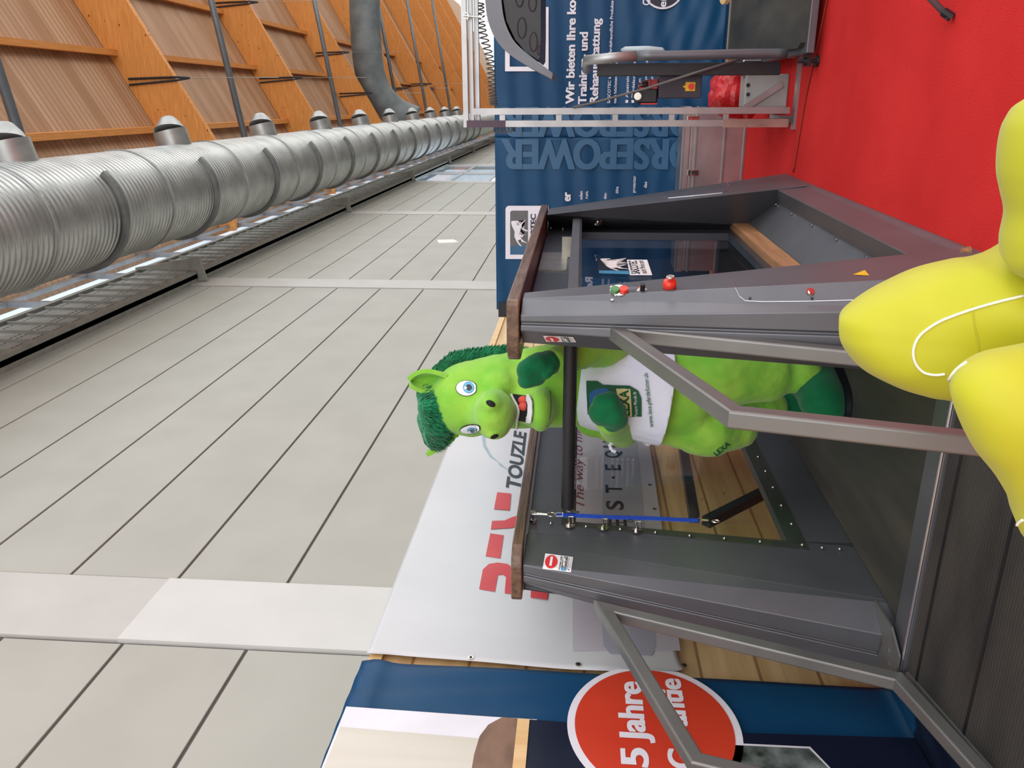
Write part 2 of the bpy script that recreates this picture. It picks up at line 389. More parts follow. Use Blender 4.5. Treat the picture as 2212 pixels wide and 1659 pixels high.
def decal_text(bm, cast, s, a, b, h, off=.004, bold=0, shear=0, mi=0):
    """text whose baseline runs from pixel a to pixel b; letters h px tall towards the picture's left (up in the hall)"""
    vs, fs = text_bm(s, bold, shear); d = (b[0]-a[0], b[1]-a[1]); L = math.hypot(*d); up = (d[1]/L*h, -d[0]/L*h)
    if up[0] > 0: up = (-up[0], -up[1])
    w = []
    for u, v in vs:
        q = (a[0]+d[0]*u+up[0]*v, a[1]+d[1]*u+up[1]*v); hh = cast.hit(q, off); w.append(bm.verts.new(hh) if hh else None)
    for f in fs:
        if all(w[i] for i in f):
            try: bm.faces.new([w[i] for i in f]).material_index = mi
            except ValueError: pass
def unrot(bm_pts): return bm_pts

# ================================================================ THE HALL
FX0, FX1 = -6, 190
struct('floor', box(NB(), FX0, FX1, -14, 4.3, -.25, -.012), M_conc)
settag(obj('red_carpet', box(NB(), -2.5, 9.2, -6.5, 2.60, -.012, 0), M_red), 'bright red felt carpet covering the booth floor under the machines', 'carpet')
bm = NB(); p0 = [at(p, 2, 0) for p in ((1716, 372), (1742, 215), (1766, 108), (1796, -30))]
settag(obj('cable', tube(NB(), [p+Vector((0, 0, .0085)) for p in spline(p0, 8)], .0065, 8), M_cable, smooth=True), 'thin orange-red cable running across the red carpet beside the small platform', 'cable')
# wall of one metre concrete panels between pale columns
WY = 4.0; COLS = [5.1+12.8*k for k in range(-1, 14)]
bm = NB(); bj = NB()
for k in range(len(COLS)-1):
    x0, x1 = COLS[k]+.86, COLS[k+1]
    if k == 4: continue
    z = 0
    for r in range(11):
        z1 = (r+1) if r < 10 else 10.75
        box(bm, x0+.03, x1-.03, WY, WY+.16, r+.014, z1-.014, .006 if k < 3 else 0)
struct('wall_left', bm, M_wall)
box(bj, FX0, COLS[4]+12.8*0+.4, WY+.02, WY+.2, 0, 10.75); box(bj, COLS[5]+.4-.01, FX1, WY+.02, WY+.2, 0, 10.75)
bjo = struct('wall_left_backing', bj, M_joint)
bjo.name = 'wall_backing'
for k, x in enumerate(COLS):
    o = obj('column', box(NB(), x, x+.86, WY-.02, WY+.3, 0, 10.75, .01), M_col)
    o.name = 'trim_%d' % (k+1); settag(o, kind='structure')
    if k == 1:
        q = struct('trim_fresh_paint', box(NB(), x-.001, x+.861, WY-.023, WY+.1, 0, 5.06), M_colw)
q4 = [at(p, 1, WY-.004) for p in ((944, 518), (980, 517), (991, 523), (948, 525))]
settag(obj('paper_sheet', prism(NB(), q4, (0, .003, 0)), M_pip), 'small white sheet fixed on the grey panelled wall beyond the second column', 'sheet')
# glazed bay in the wall
x0, x1 = COLS[4]+.86, COLS[5]
bm = NB()
for x in (x0+.06, x0+5.6, x0+5.95, x1-.06): box(bm, x-.06, x+.06, WY-.02, WY+.12, 0, 10.7)
for z in range(0, 6): box(bm, x0, x1, WY, WY+.1, z*2.1+.15, z*2.1+.25)
wf = struct('window_1', bm, M_col)
struct('window_pane', box(NB(), x0, x1, WY+.04, WY+.05, 0, 10.7), G_win, parent=wf)
# clerestory strip above the wall
bm = NB()
for i in range(60):
    x = -2+3.2*i; box(bm, x-.05, x+.05, 4.25, 4.4, 10.7, 15.0)
for z in (10.75, 12.6, 14.6): box(bm, FX0, FX1, 4.27, 4.38, z-.05, z+.05)
wf = struct('window_2', bm, M_alu)
struct('window_pane', box(NB(), FX0, FX1, 4.32, 4.33, 10.7, 15.0), G_win, parent=wf)
# trough girder along the top of the wall
bm = NB(); Y0, Y1, Z0, Z1 = 3.8, 4.0, 10.5, 12.05
box(bm, FX0, 120, Y0, Y0+.05, Z0+.12, Z1-.1, mi=1)
for z in ((Z0, Z0+.13), (Z1-.12, Z1)): box(bm, FX0, 120, Y0-.07, Y0+.1, *z)
box(bm, FX0, 120, Y0, Y1, Z0, Z0+.04); box(bm, FX0, 120, Y0+.02, Y1+.3, Z1-.03, Z1)
x = FX0
while x < 118:
    box(bm, x-.022, x+.022, Y0-.05, Y0+.02, Z0+.1, Z1-.1)
    if x < 46:
        for zz in (Z0+.3, Z1-.3, Z0+.6, Z0+.72):
            for j in range(4): box(bm, x+.08+j*.11, x+.15+j*.11, Y0-.004, Y0+.01, zz, zz+.02, mi=2)
    x += .56
settag(obj('wall_girder', bm, [M_truss, M_truss, M_trussd]), 'long ribbed grey steel girder running along the top of the panelled wall', 'girder')
for k, x in enumerate(COLS[1:10]):
    bm = NB(); xx = x+.43
    prism(bm, [(xx-.04, Y1-.03, Z0-.22), (xx-.04, Y0-.4, Z0-.1), (xx-.04, Y0-.13, Z1-.05), (xx-.04, Y0-.08, Z1-.05), (xx-.04, Y0-.08, Z0-.01), (xx-.04, Y1-.03, Z0-.01)], (.08, 0, 0))
    settag(obj('girder_bracket', bm, M_truss), 'tapered grey bracket holding the wall girder on top of %s' % ('a pale wall column' if k > 3 else ['the near', 'the second', 'the third', 'the fourth'][k]+' pale wall column'), 'bracket', 'girder brackets')

# ---------------------------------------------------------------- roof
def roofz(y): return 17.35-.55*y
BX = [16.2, 29.6, 42.6, 55.6, 68.6, 81.8, 95, 108, 121, 134, 147]
bm = NB()
prism(bm, [(FX0, 4.6, roofz(4.6)), (FX0, 4.6, roofz(4.6)+.1), (FX0, -11, roofz(-11)+.1), (FX0, -11, roofz(-11))], (60-FX0, 0, 0)); prism(bm, [(60, 4.6, roofz(4.6)), (60, 4.6, roofz(4.6)+.1), (60, -20, roofz(-20)+.1), (60, -20, roofz(-20))], (FX1-60, 0, 0))
struct('ceiling', bm, M_board)
side = {0: 'nearest', 1: 'second', 2: 'third'}
for k, x in enumerate(BX):
    bm = NB(); D = 1.92; YE = -10.8 if x < 60 else -20
    prism(bm, [(x, 4.5, roofz(4.5)-.02), (x, YE, roofz(YE)-.02), (x, YE, roofz(YE)-D), (x, 2.3, roofz(2.3)-D), (x, 4.5, roofz(4.5)-.5)], (.24, 0, 0))
    bm.verts.ensure_lookup_table()
    o = obj('roof_beam', bm, M_beam)
    if k == 0: bpy.data.objects.remove(o); continue
    settag(o,
           ['broad knotty orange roof beam, the nearest one seen above the round duct', 'knotty orange roof beam, next one beyond the nearest', 'knotty orange roof beam, third from the near end and beside the thick grey hose', 'orange roof beam just beyond the thick grey hose'][k-1] if k < 5 else 'orange roof beam far down the hall towards the bright gable', 'roof beam', 'glulam roof beams')
pl = 0
for k in range(len(BX)-1):
    for j, (r0) in enumerate((.85, -1.72, -4.3)):
        y = r0; z = roofz(y)
        bm = NB(); prism(bm, [(BX[k]+.24, y-.1, roofz(y-.1)), (BX[k]+.24, y+.1, roofz(y+.1)), (BX[k]+.24, y+.1, roofz(y)-.42), (BX[k]+.24, y-.1, roofz(y)-.42)], (BX[k+1]-BX[k]-.24, 0, 0))
        settag(obj('roof_purlin', bm, M_purl), 'slender orange timber purlin spanning between two roof beams under the boards', 'purlin', 'purlins under the roof boards')
# ---------------------------------------------------------------- duct
DY, DZ, DR = 1.87, 10.7, 1.0
dt = thing('ventilation_duct', 'huge round corrugated galvanised duct running the length of the hall below the roof', 'duct', (20, DY, DZ-DR))
def ring(bm, x, r0, r1, w, a0=0, a1=360, n=48):
    full = (a1-a0) >= 360; N = n
    R = []
    for i in range(N+(0 if full else 1)):
        a = math.radians(a0+(a1-a0)*i/N); c, s = math.cos(a), math.sin(a)
        R.append([bm.verts.new((x+dx, DY+r*c, DZ+r*s)) for dx, r in ((0, r0), (w, r0), (w, r1), (0, r1))])
    m = len(R)
    for i in range(m if full else m-1):
        A, B = R[i], R[(i+1) % m]
        for k in range(4): bm.faces.new((A[k], A[(k+1) % 4], B[(k+1) % 4], B[k]))
    if not full: bm.faces.new(R[0]); bm.faces.new(R[-1][::-1])
bm = NB()
xs = [FX0+i*1.0 for i in range(0, 130)]
tube(bm, [(x, DY, DZ) for x in xs], DR, 64)
obj('duct_pipe', bm, M_duct, dt, smooth=True)
x = .57
while x < 70:
    b1 = NB(); ring(b1, x, DR-.01, DR+.03, .05); obj('seam_ring', b1, M_galv, dt)
    b2 = NB(); ring(b2, x+1.93, DR+.005, DR+.09, .13, 226, 400, 30); obj('support_saddle', b2, M_saddle, dt)
    x += 3.87
x = 7.6
while x < 66:
    b3 = NB(); up = Vector((0, -.975, .22)).normalized(); c = Vector((x, DY, DZ))+up*(DR-.12)
    tube(b3, [c, c+up*.45], .37, 28); a = c+up*.45
    tube(b3, [a, a+up*.10+Vector((.04, 0, .0)), a+up*.22+Vector((.10, 0, .03))], [.35, .28, .19], 28)
    tube(b3, [a+up*.22+Vector((.10, 0, .03)), a+up*.225+Vector((.10, 0, .03))], .165, 28, mi=1)
    o = obj('nozzle', b3, [M_galv, M_trussd], dt); autosmooth(o)
    x += 5.65
# slanted steel rods that carry the duct
for k, x in enumerate((18.6, 31.5, 44.6, 59.6, 70.5, 83.5)):
    bm = NB(); tube(bm, [(x, 3.9, 13.98), (x, -10.5, 16.1)], .12, 12)
    settag(obj('steel_strut', bm, M_rod, smooth=True), 'slender dark grey steel tie rod crossing above the duct towards the wall%s' % (', ' + ['nearest', 'second nearest', 'third nearest', 'fourth nearest', 'fifth', 'farthest'][k]), 'strut', 'steel tie rods above the duct')
# thick grey air hose coming down between the beams
bm = NB(); P = [(57.3, -9.5, 15.7), (57.3, -3.6, 15.9), (57.4, -.95, 15.5), (57.6, .55, 14.3), (57.8, 1.2, 12.9)]
tube(bm, spline(P, 6), 1.0, 28)
h = obj('air_hose', bm, M_fabgrey, smooth=True); settag(h, 'thick dark grey air hose crossing between two roof beams and bending down to the duct', 'air hose')
# black slings with cables around the beams
spots = [(29.6, -.75), (29.6, -5.2), (42.6, -1.1), (42.6, -4.6), (55.6, -.5), (55.6, -3.0), (68.6, -1.0), (81.8, -1.6)]
words = ['lower sling on the nearest seen beam', 'upper sling on the nearest seen beam', 'lower sling on the next beam', 'upper sling on the next beam', 'lower sling beside the thick grey hose', 'upper sling beside the thick grey hose', 'sling on the beam past the hose', 'sling farthest down the hall']
for (x, y), wd in zip(spots, words):
    bm = NB(); yl = y+.12
    a = Vector((x-.03, y, roofz(y)-.15)); b = Vector((x-.03, y-.1, roofz(y)-1.95)); k = Vector((x+.1, y-.12, roofz(y)-2.35))
    for dy in (-.05, .05): tube(bm, [a+Vector((0, dy*2, 0)), b+Vector((0, dy, 0)), k], .04, 6)
    o = obj('sling', bm, M_strap); settag(o, 'black %s' % wd, 'sling', 'black slings around the roof beams')
    b2 = NB(); tube(b2, [k, (x+.1, y-.12, roofz(y)-5.6)], .012, 6); w = obj('hanging_wire', b2, M_wire, o)

# ================================================================ BOOTH WALLS
PY = 2.65
struct('wall_booth_side', box(NB(), -1.5, 10.35, PY, PY+.03, 0, 2.5), M_pine)
bm = NB()
box(bm, -1.5, 10.35, PY-.022, PY+.06, 2.44, 2.505); 
box(bm, 3.2, 3.27, PY-.02, PY, 0, 2.44)
struct('trim_booth', bm, M_pinel)
def wp(p, off=0): return at(p, 1, PY-.03-off)
# white banner with waves
def cloth_grid(u0, u1, v0, v1, fn, nu=60, nv=50):
    bm = NB(); g = [[bm.verts.new(fn(u0+(u1-u0)*i/nu, v0+(v1-v0)*j/nv)) for j in range(nv+1)] for i in range(nu+1)]
    for i in range(nu):
        for j in range(nv): bm.faces.new((g[i][j], g[i+1][j], g[i+1][j+1], g[i][j+1]))
    return bm
YB = PY-.045
def wb(x, z):
    e = max(0, 1-(x-3.32)/.25); bot = max(0, 1-(z-.95)/.2)
    sh = .045*max(0, 1-(x-3.32)/.4)*min(1, max(0, (2.4-z)/.9))*(1 if z > 1.05 else max(0, (z-.93)/.12))
    return Vector((x-sh, YB-.0015*math.sin(9*z+3)-.0015*math.sin(4*x+z*2), z+.02*math.sin((x-3.32)*8)*bot))
bm = cloth_grid(3.325, 7.6, .95, 2.515, wb, 120, 60)
wbn = obj('white_banner', bm, M_banw, smooth=True)
wbn.modifiers.new('s', 'SOLIDIFY').thickness = .003
settag(wbn, 'large white banner with big red capitals pinned on the pine booth wall', 'banner')
def wpt(p, off=.02): return at(p, 1, YB-off)
def wpoly(bm, pts, off=.0062, mi=0): prism(bm, [wpt(p, off) for p in pts], (0, .0008, 0), mi=mi)
bm = NB(); wpoly(bm, [(1237, 930), (1400, 940), (1470, 1405), (1237, 1405)], .0042); obj('print_tint', bm, M_lil, wbn)
bm = NB(); wpoly(bm, [(1306, 930), (1376, 940), (1418, 1395), (1408, 1416), (1318, 1412), (1304, 1395), (1296, 1300)], .0052); obj('print_panel', bm, M_lil2, wbn)
bm = NB()
wpoly(bm, [(1074, 1063), (1104, 1066), (1101, 1102), (1067, 1099)])
wpoly(bm, [(1120, 1113), (1119, 1134), (1106, 1140), (1060, 1143), (1063, 1125), (1090, 1124), (1106, 1117)])
wpoly(bm, [(1059, 1152), (1088, 1156), (1081, 1206), (1049, 1201)])
wpoly(bm, [(1035, 1272), (1043, 1230), (1056, 1218), (1075, 1215), (1096, 1218), (1106, 1225), (1125, 1228), (1125, 1285), (1090, 1281), (1093, 1246), (1087, 1241), (1076, 1242), (1069, 1278)])
wpoly(bm, [(1149, 1240), (1190, 1245), (1182, 1295), (1146, 1290)])
obj('red_capitals', bm, M_redp, wbn)
bm = NB()
def wtext(bm, s, a, b, h, up=(0, 0, 1), bold=0, shear=0):
    A, B = wpt(a, .0068), wpt(b, .0068); text_on(bm, s, A, B, h, up, (0, 0, 0), bold, shear)
wtext(bm, 'TOUZLE', (1123, 1054), (1137, 930), .105, bold=.03, shear=.25)
obj('dark_lettering', bm, M_dkp, wbn)
bm = NB(); wtext(bm, 'The way to me', (1262, 1095), (1256, 925), .075, bold=.0, shear=.3); obj('script_lettering', bm, M_mar, wbn)
bm = NB()
for ch, a, b, z in (('W', (1373, 1333), (1369, 1298), .12), ('E', (1354, 1142), (1352, 1122), .12), ('S', (1347, 1102), (1345, 1082), .12), ('T', (1344, 1065), (1342, 1048), .12), ('·', (1331, 1034), (1329, 1028), .12), ('E', (1341, 1016), (1339, 1004), .12), ('Q', (1339, 989), (1338, 974), .12), ('U', (1334, 967), (1333, 953), .12), ('I', (1332, 946), (1332, 943), .12)):
    if ch == '·': wpoly(bm, [(1321, 1029), (1328, 1029), (1328, 1034), (1321, 1034)], .0068)
    else: wtext(bm, ch, a, b, z, bold=.02)
obj('black_lettering', bm, M_blk, wbn)
bm = NB(); wpoly(bm, [(1038, 925), (1045, 925), (1048, 960), (1062, 985), (1098, 1015), (1078, 1003), (1077, 998), (1058, 985), (1044, 962)], .0065); obj('pale_blue_swoosh', bm, M_swo, wbn)
for p in ((1017, 1421), (1249, 1436), (1478, 1438), (1414, 1100), (1404, 1048)):
    bm = NB(); c = wpt(p, .004); disc(bm, c, (0, -1, 0), .014, .004, 20); disc(bm, c, (0, -1, 0), .007, .006, 16, mi=1); obj('grommet', bm, [M_chrome, M_blk], wbn)
# the blue banner with the oval
def bb(x, z):
    if z < .05: return Vector((x, YB-.006-(.05-z)*(1.0 if x < 2.5 else max(.6, 1.0-(x-2.5)*1.2)), .014+.012*math.sin(x*9+z*20)**2*min(1, (.05-z)*8)))
    f = math.exp(-((z-2.44)/.06)**2)*.02+.004*math.sin(40*x+6*z)*max(0, min(1, (z-1.2)))
    return Vector((x, YB-.006-f-.003*math.sin(5*z+x*7), z))
bm = cloth_grid(1.2, 3.25, -.26, 2.52, bb, 70, 90)
for f in bm.faces:
    if f.calc_center_median().z < .045 and f.calc_center_median().x < 2.94: f.material_index = 1
blb = obj('blue_photo_banner', bm, [M_banb, M_navy], smooth=True); blb.modifiers.new('s', 'SOLIDIFY').thickness = .003
settag(blb, 'blue banner with a red oval and horse photographs on the booth side wall', 'banner')
def wside(name, right, m, off, zbot=None, ztop=None, par=None):
    """print area: right-hand outline measured in the photo, running level to the banner's left edge"""
    P = [wpt(p, off) for p in right]
    for p in P: p.z = min(p.z, 2.516)
    zt_ = P[0].z if ztop is None else ztop; zb_ = P[-1].z if zbot is None else zbot
    y = P[0].y; L_ = [Vector((1.215, y, zb_)), Vector((1.215, y, zt_))]
    bm = NB(); prism(bm, P+L_, (0, .0008, 0)); return obj(name, bm, m, blb)
wside('white_print_area', [(748, 1526), (1060, 1548), (1160, 1554)], M_whp, .034, ztop=2.516)
wside('cream_print_area', [(735, 1570), (1048, 1596), (1060, 1600)], M_cream, .036, ztop=2.516)
wside('horse_photo', [(1024, 1630), (1036, 1590), (1055, 1565), (1085, 1549), (1118, 1552)], M_brownp, .038)
wside('wooden_strip', [(1118, 1552), (1144, 1553)], M_pinel, .042)
wside('navy_print_area', [(1144, 1554), (1500, 1580), (1975, 1594)], M_navy, .036)
wside('photo_border', [(1560, 1604), (1750, 1613), (1800, 1665)], M_whp, .038)
wside('meadow_photo', [(1560, 1608), (1748, 1617), (1795, 1665)], M_greenp, .040)
cx, cz = 2.872, 1.13
def oval(bm, rx, rz, off, mi=0):
    pts = [(cx+rx*math.cos(a*PI/40), YB-off, cz+rz*math.sin(a*PI/40)) for a in range(80)]
    pts = [(min(p[0], 3.248), p[1], p[2]) for p in pts]; prism(bm, pts, (0, .001, 0), mi=mi)
bm = NB(); oval(bm, .405, .375, .040); ov = obj('oval_rim', bm, M_whp, blb)
bm = NB(); oval(bm, .372, .342, .043); obj('red_oval', bm, M_ora, blb)
bm = NB()
def T3(s, x0, x1, z, h): text_on(bm, s, (x0, YB-.045, z), (x1, YB-.045, z), h, (0, 0, 1), (0, 0, 0), .02, fat=.03)
a = wpt((1403, 1645), .02); b = wpt((1374, 1518), .02)
T3('25', 2.52, a.x+.045, 1.17, .115); T3('Jahre', a.x+.09 if False else a.x+.075, 3.155, 1.17, .115)
a2 = wpt((1462, 1560), .02)
T3('Garantie', 2.64, 3.19, .985, .105)
obj('oval_lettering', bm, M_whp, blb)

# ---------------------------------------------------------------- blue text banners on the back wall
BXX = 8.42
struct('wall_booth_back', box(NB(), BXX+.03, BXX+.06, -3.2, 2.15, .15, 2.34), M_banb)
def backbanner(name, y0, y1, off, label, wr):
    def f(y, z): return Vector((BXX-off-.006*math.sin(26*z+2*y)-wr*math.sin(38*z+3*math.sin(5*y))*max(0, 1-(z-.1)/1.1)-.004*math.sin(7*y+5*z), y, z))
    bm = cloth_grid(y0, y1, .18, 2.36, f, 70, 110)
    o = obj(name, bm, M_banb, smooth=True); o.modifiers.new('s', 'SOLIDIFY').thickness = .003
    return settag(o, label, 'banner')
bA = backbanner('blue_text_banner', -3.2, .345, .03, 'blue banner with white lines of German text behind the aluminium frame', .006)
bB = backbanner('blue_text_banner', .33, 2.08, .045, 'blue banner with pale sideways capitals and a horse logo behind the wooden rails', .003)
bm = NB(); box(bm, BXX-.07, BXX-.05, 2.0, 2.16, .15, 2.34); obj('dark_border', bm, M_blackp, bB)
XA = BXX-.03-.02; XB = BXX-.045-.02
def btext(bm, s, a, b, xcap, X, bold=0):
    """a, b: pixel ends on the baseline (x = baseline), xcap: pixel x of the capitals' tops"""
    A, B = at(a, 0, X), at(b, 0, X); hh = at((xcap, a[1]), 0, X).z-A.z
    B.z = A.z; text_on(bm, s, A, B, hh, (0, 0, 1), (0, 0, 0), bold, fat=.03 if bold > .015 else 0)
def line(par, nm, *a):
    bm = NB(); btext(bm, *a); return obj(nm, bm, M_whp, par)
line(bA, 'headline', 'Wir bieten Ihre komplette', (1239.5, 225), (1239.5, -96), 1221, XA, .02)
line(bA, 'headline', 'Trainings- und', (1266, 225), (1266, 69), 1248, XA, .02)
line(bA, 'headline', 'Rehaausstattung', (1291, 223), (1291, 39.7), 1273, XA, .02)
line(bA, 'text_line', 'SASCOTEC konstruiert pferdefreundliche Produkte', (1318, 223), (1318, 1.5), 1311.5, XA, .01)
line(bA, 'text_line', 'nach höchsten Standards', (1331, 223), (1331, 122), 1324.5, XA, .01)
for i, s_ in enumerate(('Aquatrainer', 'Pferdelaufbänder', 'Solarium', 'Vibrationsplatten', 'Reparatur')):
    xx = 1357+13*i; line(bA, 'text_line', s_, (xx, 211), (xx, 211-5.2*len(s_)), xx-6.5, XA, .01)
    c = at((xx-3, 219), 0, XA); bm = NB(); box(bm, c.x-.001, c.x, c.y-.013, c.y+.013, c.z-.013, c.z+.013); obj('bullet', bm, M_whp, bA)
bm = NB()
# frame of the logo on this banner
def P2(x, y, X): return at((x, y), 0, X)
def quad(bm, x0, x1, y0, y1, X): prism(bm, [P2(x0, y0, X), P2(x1, y0, X), P2(x1, y1, X), P2(x0, y1, X)], (.001, 0, 0))
quad(bm, 1091, 1101, 15, 154, XA); quad(bm, 1163, 1185, 15, 154, XA); quad(bm, 1101, 1163, 144, 154, XA); quad(bm, 1101, 1163, 15, 24, XA)
obj('logo_frame', bm, M_whp, bA)
bm = NB(); btext(bm, 'macht Pferde stark', (1174, 138), (1174, 37), 1167.5, XA-.004); obj('logo_motto', bm, M_navy, bA)
bm = NB(); quad(bm, 1101, 1163, 24, 104, XA-.001); obj('logo_field', bm, M_lgrey, bA)
c = at((1434, -30), 0, XA); rr = at((1434, 20), 0, XA).y-c.y
bm = NB(); disc(bm, c, (-1, 0, 0), rr, .003, 48); o = obj('badge_rim', bm, M_whp, bA)
bm = NB(); disc(bm, c-Vector((.003, 0, 0)), (-1, 0, 0), rr*.915, .002, 48); obj('badge_disc', bm, M_navy, bA)
bm = NB()
for s, px, py in (('er', 1446, 3), ('C', 1411, 5)):
    A = at((px, py), 0, XA-.008); k = Vector((0, -.06*len(s)*.8, 0)); text_on(bm, s, A-k*.5+Vector((0, 0, .03)), A+k*.5+Vector((0, 0, .03)), .07, (0, 0, 1), (0, 0, 0), .02)
obj('badge_lettering', bm, M_whp, bA)
def horsepower(par, X, ytop, ybase, s='HORSEPOWER'):
    bm = NB(); A = at((1560, ybase), 0, X); B = at((1082, ybase), 0, X); h = at((1300, ytop), 0, X).y-at((1300, ybase), 0, X).y
    B.y = A.y; text_on(bm, s, A, B, h, (0, 1, 0), (0, 0, 0), .02, fat=.035); obj('sideways_capitals', bm, M_txtb, par)
horsepower(bB, XB, 368, 302); horsepower(bA, XA-.0, 297, 231)
for s, xb, xc, ya, yb, bd in (('er', 1232, 1214, 435, 415, .02), ('eden', 1258, 1251, 431, 413, .01), ('rum.', 1270, 1263, 429, 412, .01), ('den', 1310, 1303, 430, 417, .01), ('öht', 1335.5, 1329, 418, 403, .01), ('protector', 1372, 1365, 416, 380, .01), ('das', 1397, 1390, 406, 392.6, .01)):
    line(bB, 'headline' if bd > .015 else 'text_line', s, (xb, ya), (xb, yb), xc, XB, bd)
bm = NB()
# logo
o_, i_ = XB, XB-.004
pts = [(1214-5, 0)]
def rr_quad(bm, x0, x1, y0, y1, X, rad):
    P = []
    for cx_, cy_, a0 in ((x0+rad, y0+rad, 180),): P += [(cx_+rad*math.cos(math.radians(a0+t)), cy_+rad*math.sin(math.radians(a0+t))) for t in range(0, 91, 15)]
    P += [(x1, y0), (x1, y1), (x0, y1)]
    prism(bm, [P2(x, y, X) for x, y in P], (.001, 0, 0))
rr_quad(bm, 1092, 1185, 444.5, 559.5, XB, 8)
obj('logo_frame', bm, M_whp, bB)
bm = NB(); rr_quad(bm, 1102, 1140.5, 455, 531, XB-.002, 5); obj('logo_field', bm, M_lgrey, bB)
bm = NB(); quad(bm, 1102, 1140.5, 531, 550, XB-.002); obj('logo_strip', bm, M_txtb, bB)
HZ = [(268, 530), (330, 518), (385, 520), (405, 540), (395, 560), (370, 555), (345, 582), (400, 625), (460, 636), (500, 590), (575, 515), (598, 490), (608, 500), (600, 530), (580, 530), (530, 600), (495, 680), (590, 715), (640, 745), (655, 735), (662, 745), (655, 770), (620, 770), (560, 735), (495, 715), (478, 830), (520, 885), (565, 825), (605, 825), (612, 838), (590, 850), (578, 848), (530, 925), (510, 920), (462, 880), (530, 960), (570, 1005), (640, 1040), (635, 1055), (570, 1028), (525, 1025), (490, 980), (410, 985), (520, 1125), (480, 1120), (400, 1020), (345, 900), (350, 780), (325, 710), (285, 640), (268, 570)]
def horse(X, f): 
    bm = NB(); fpts = [f(x, y) for x, y in HZ]; poly(bm, fpts); return bm
def hz1(x, y): return P2(1080+x*.0904, 430+y*.0904, XB-.005)
obj('logo_horse', horse(XB, hz1), M_whp, bB)
bm = NB(); btext(bm, 'SASCOTEC', (1156.5, 552), (1156.5, 462), 1145.5, XB-.004, .02); btext(bm, 'macht Pferde stark', (1172, 552), (1172, 462), 1165, XB-.004); obj('logo_name', bm, M_navy, bB)

# ---------------------------------------------------------------- aluminium case under the banners
cs = thing('aluminium_case', 'long low aluminium transport case on the carpet under the blue banner', 'case', (8.0, .4, 0))
bm = NB(); box(bm, 7.9, 8.3, .05, 1.55, .012, .5, .006); obj('case_body', bm, M_case, cs)
bm = NB(); box(bm, 7.89, 8.31, .04, 1.56, .5, .57, .01); obj('lid', bm, M_case, cs)
bm = NB()
for z in (.0, .18, .44, .555): box(bm, 7.885, 7.9, .04, 1.56, z, z+.022, .003)
obj('edge_trim', bm, M_alu, cs)
for px in (373, 257):
    c = at((1492, px), 0, 7.885); bm = NB(); box(bm, 7.868, 7.886, c.y-.025, c.y+.025, c.z-.07, c.z+.03, .003); tube(bm, [(7.865, c.y-.02, c.z-.05), (7.855, c.y-.02, c.z), (7.855, c.y+.02, c.z), (7.865, c.y+.02, c.z-.05)], .004, 8); obj('latch', bm, M_chrome, cs)

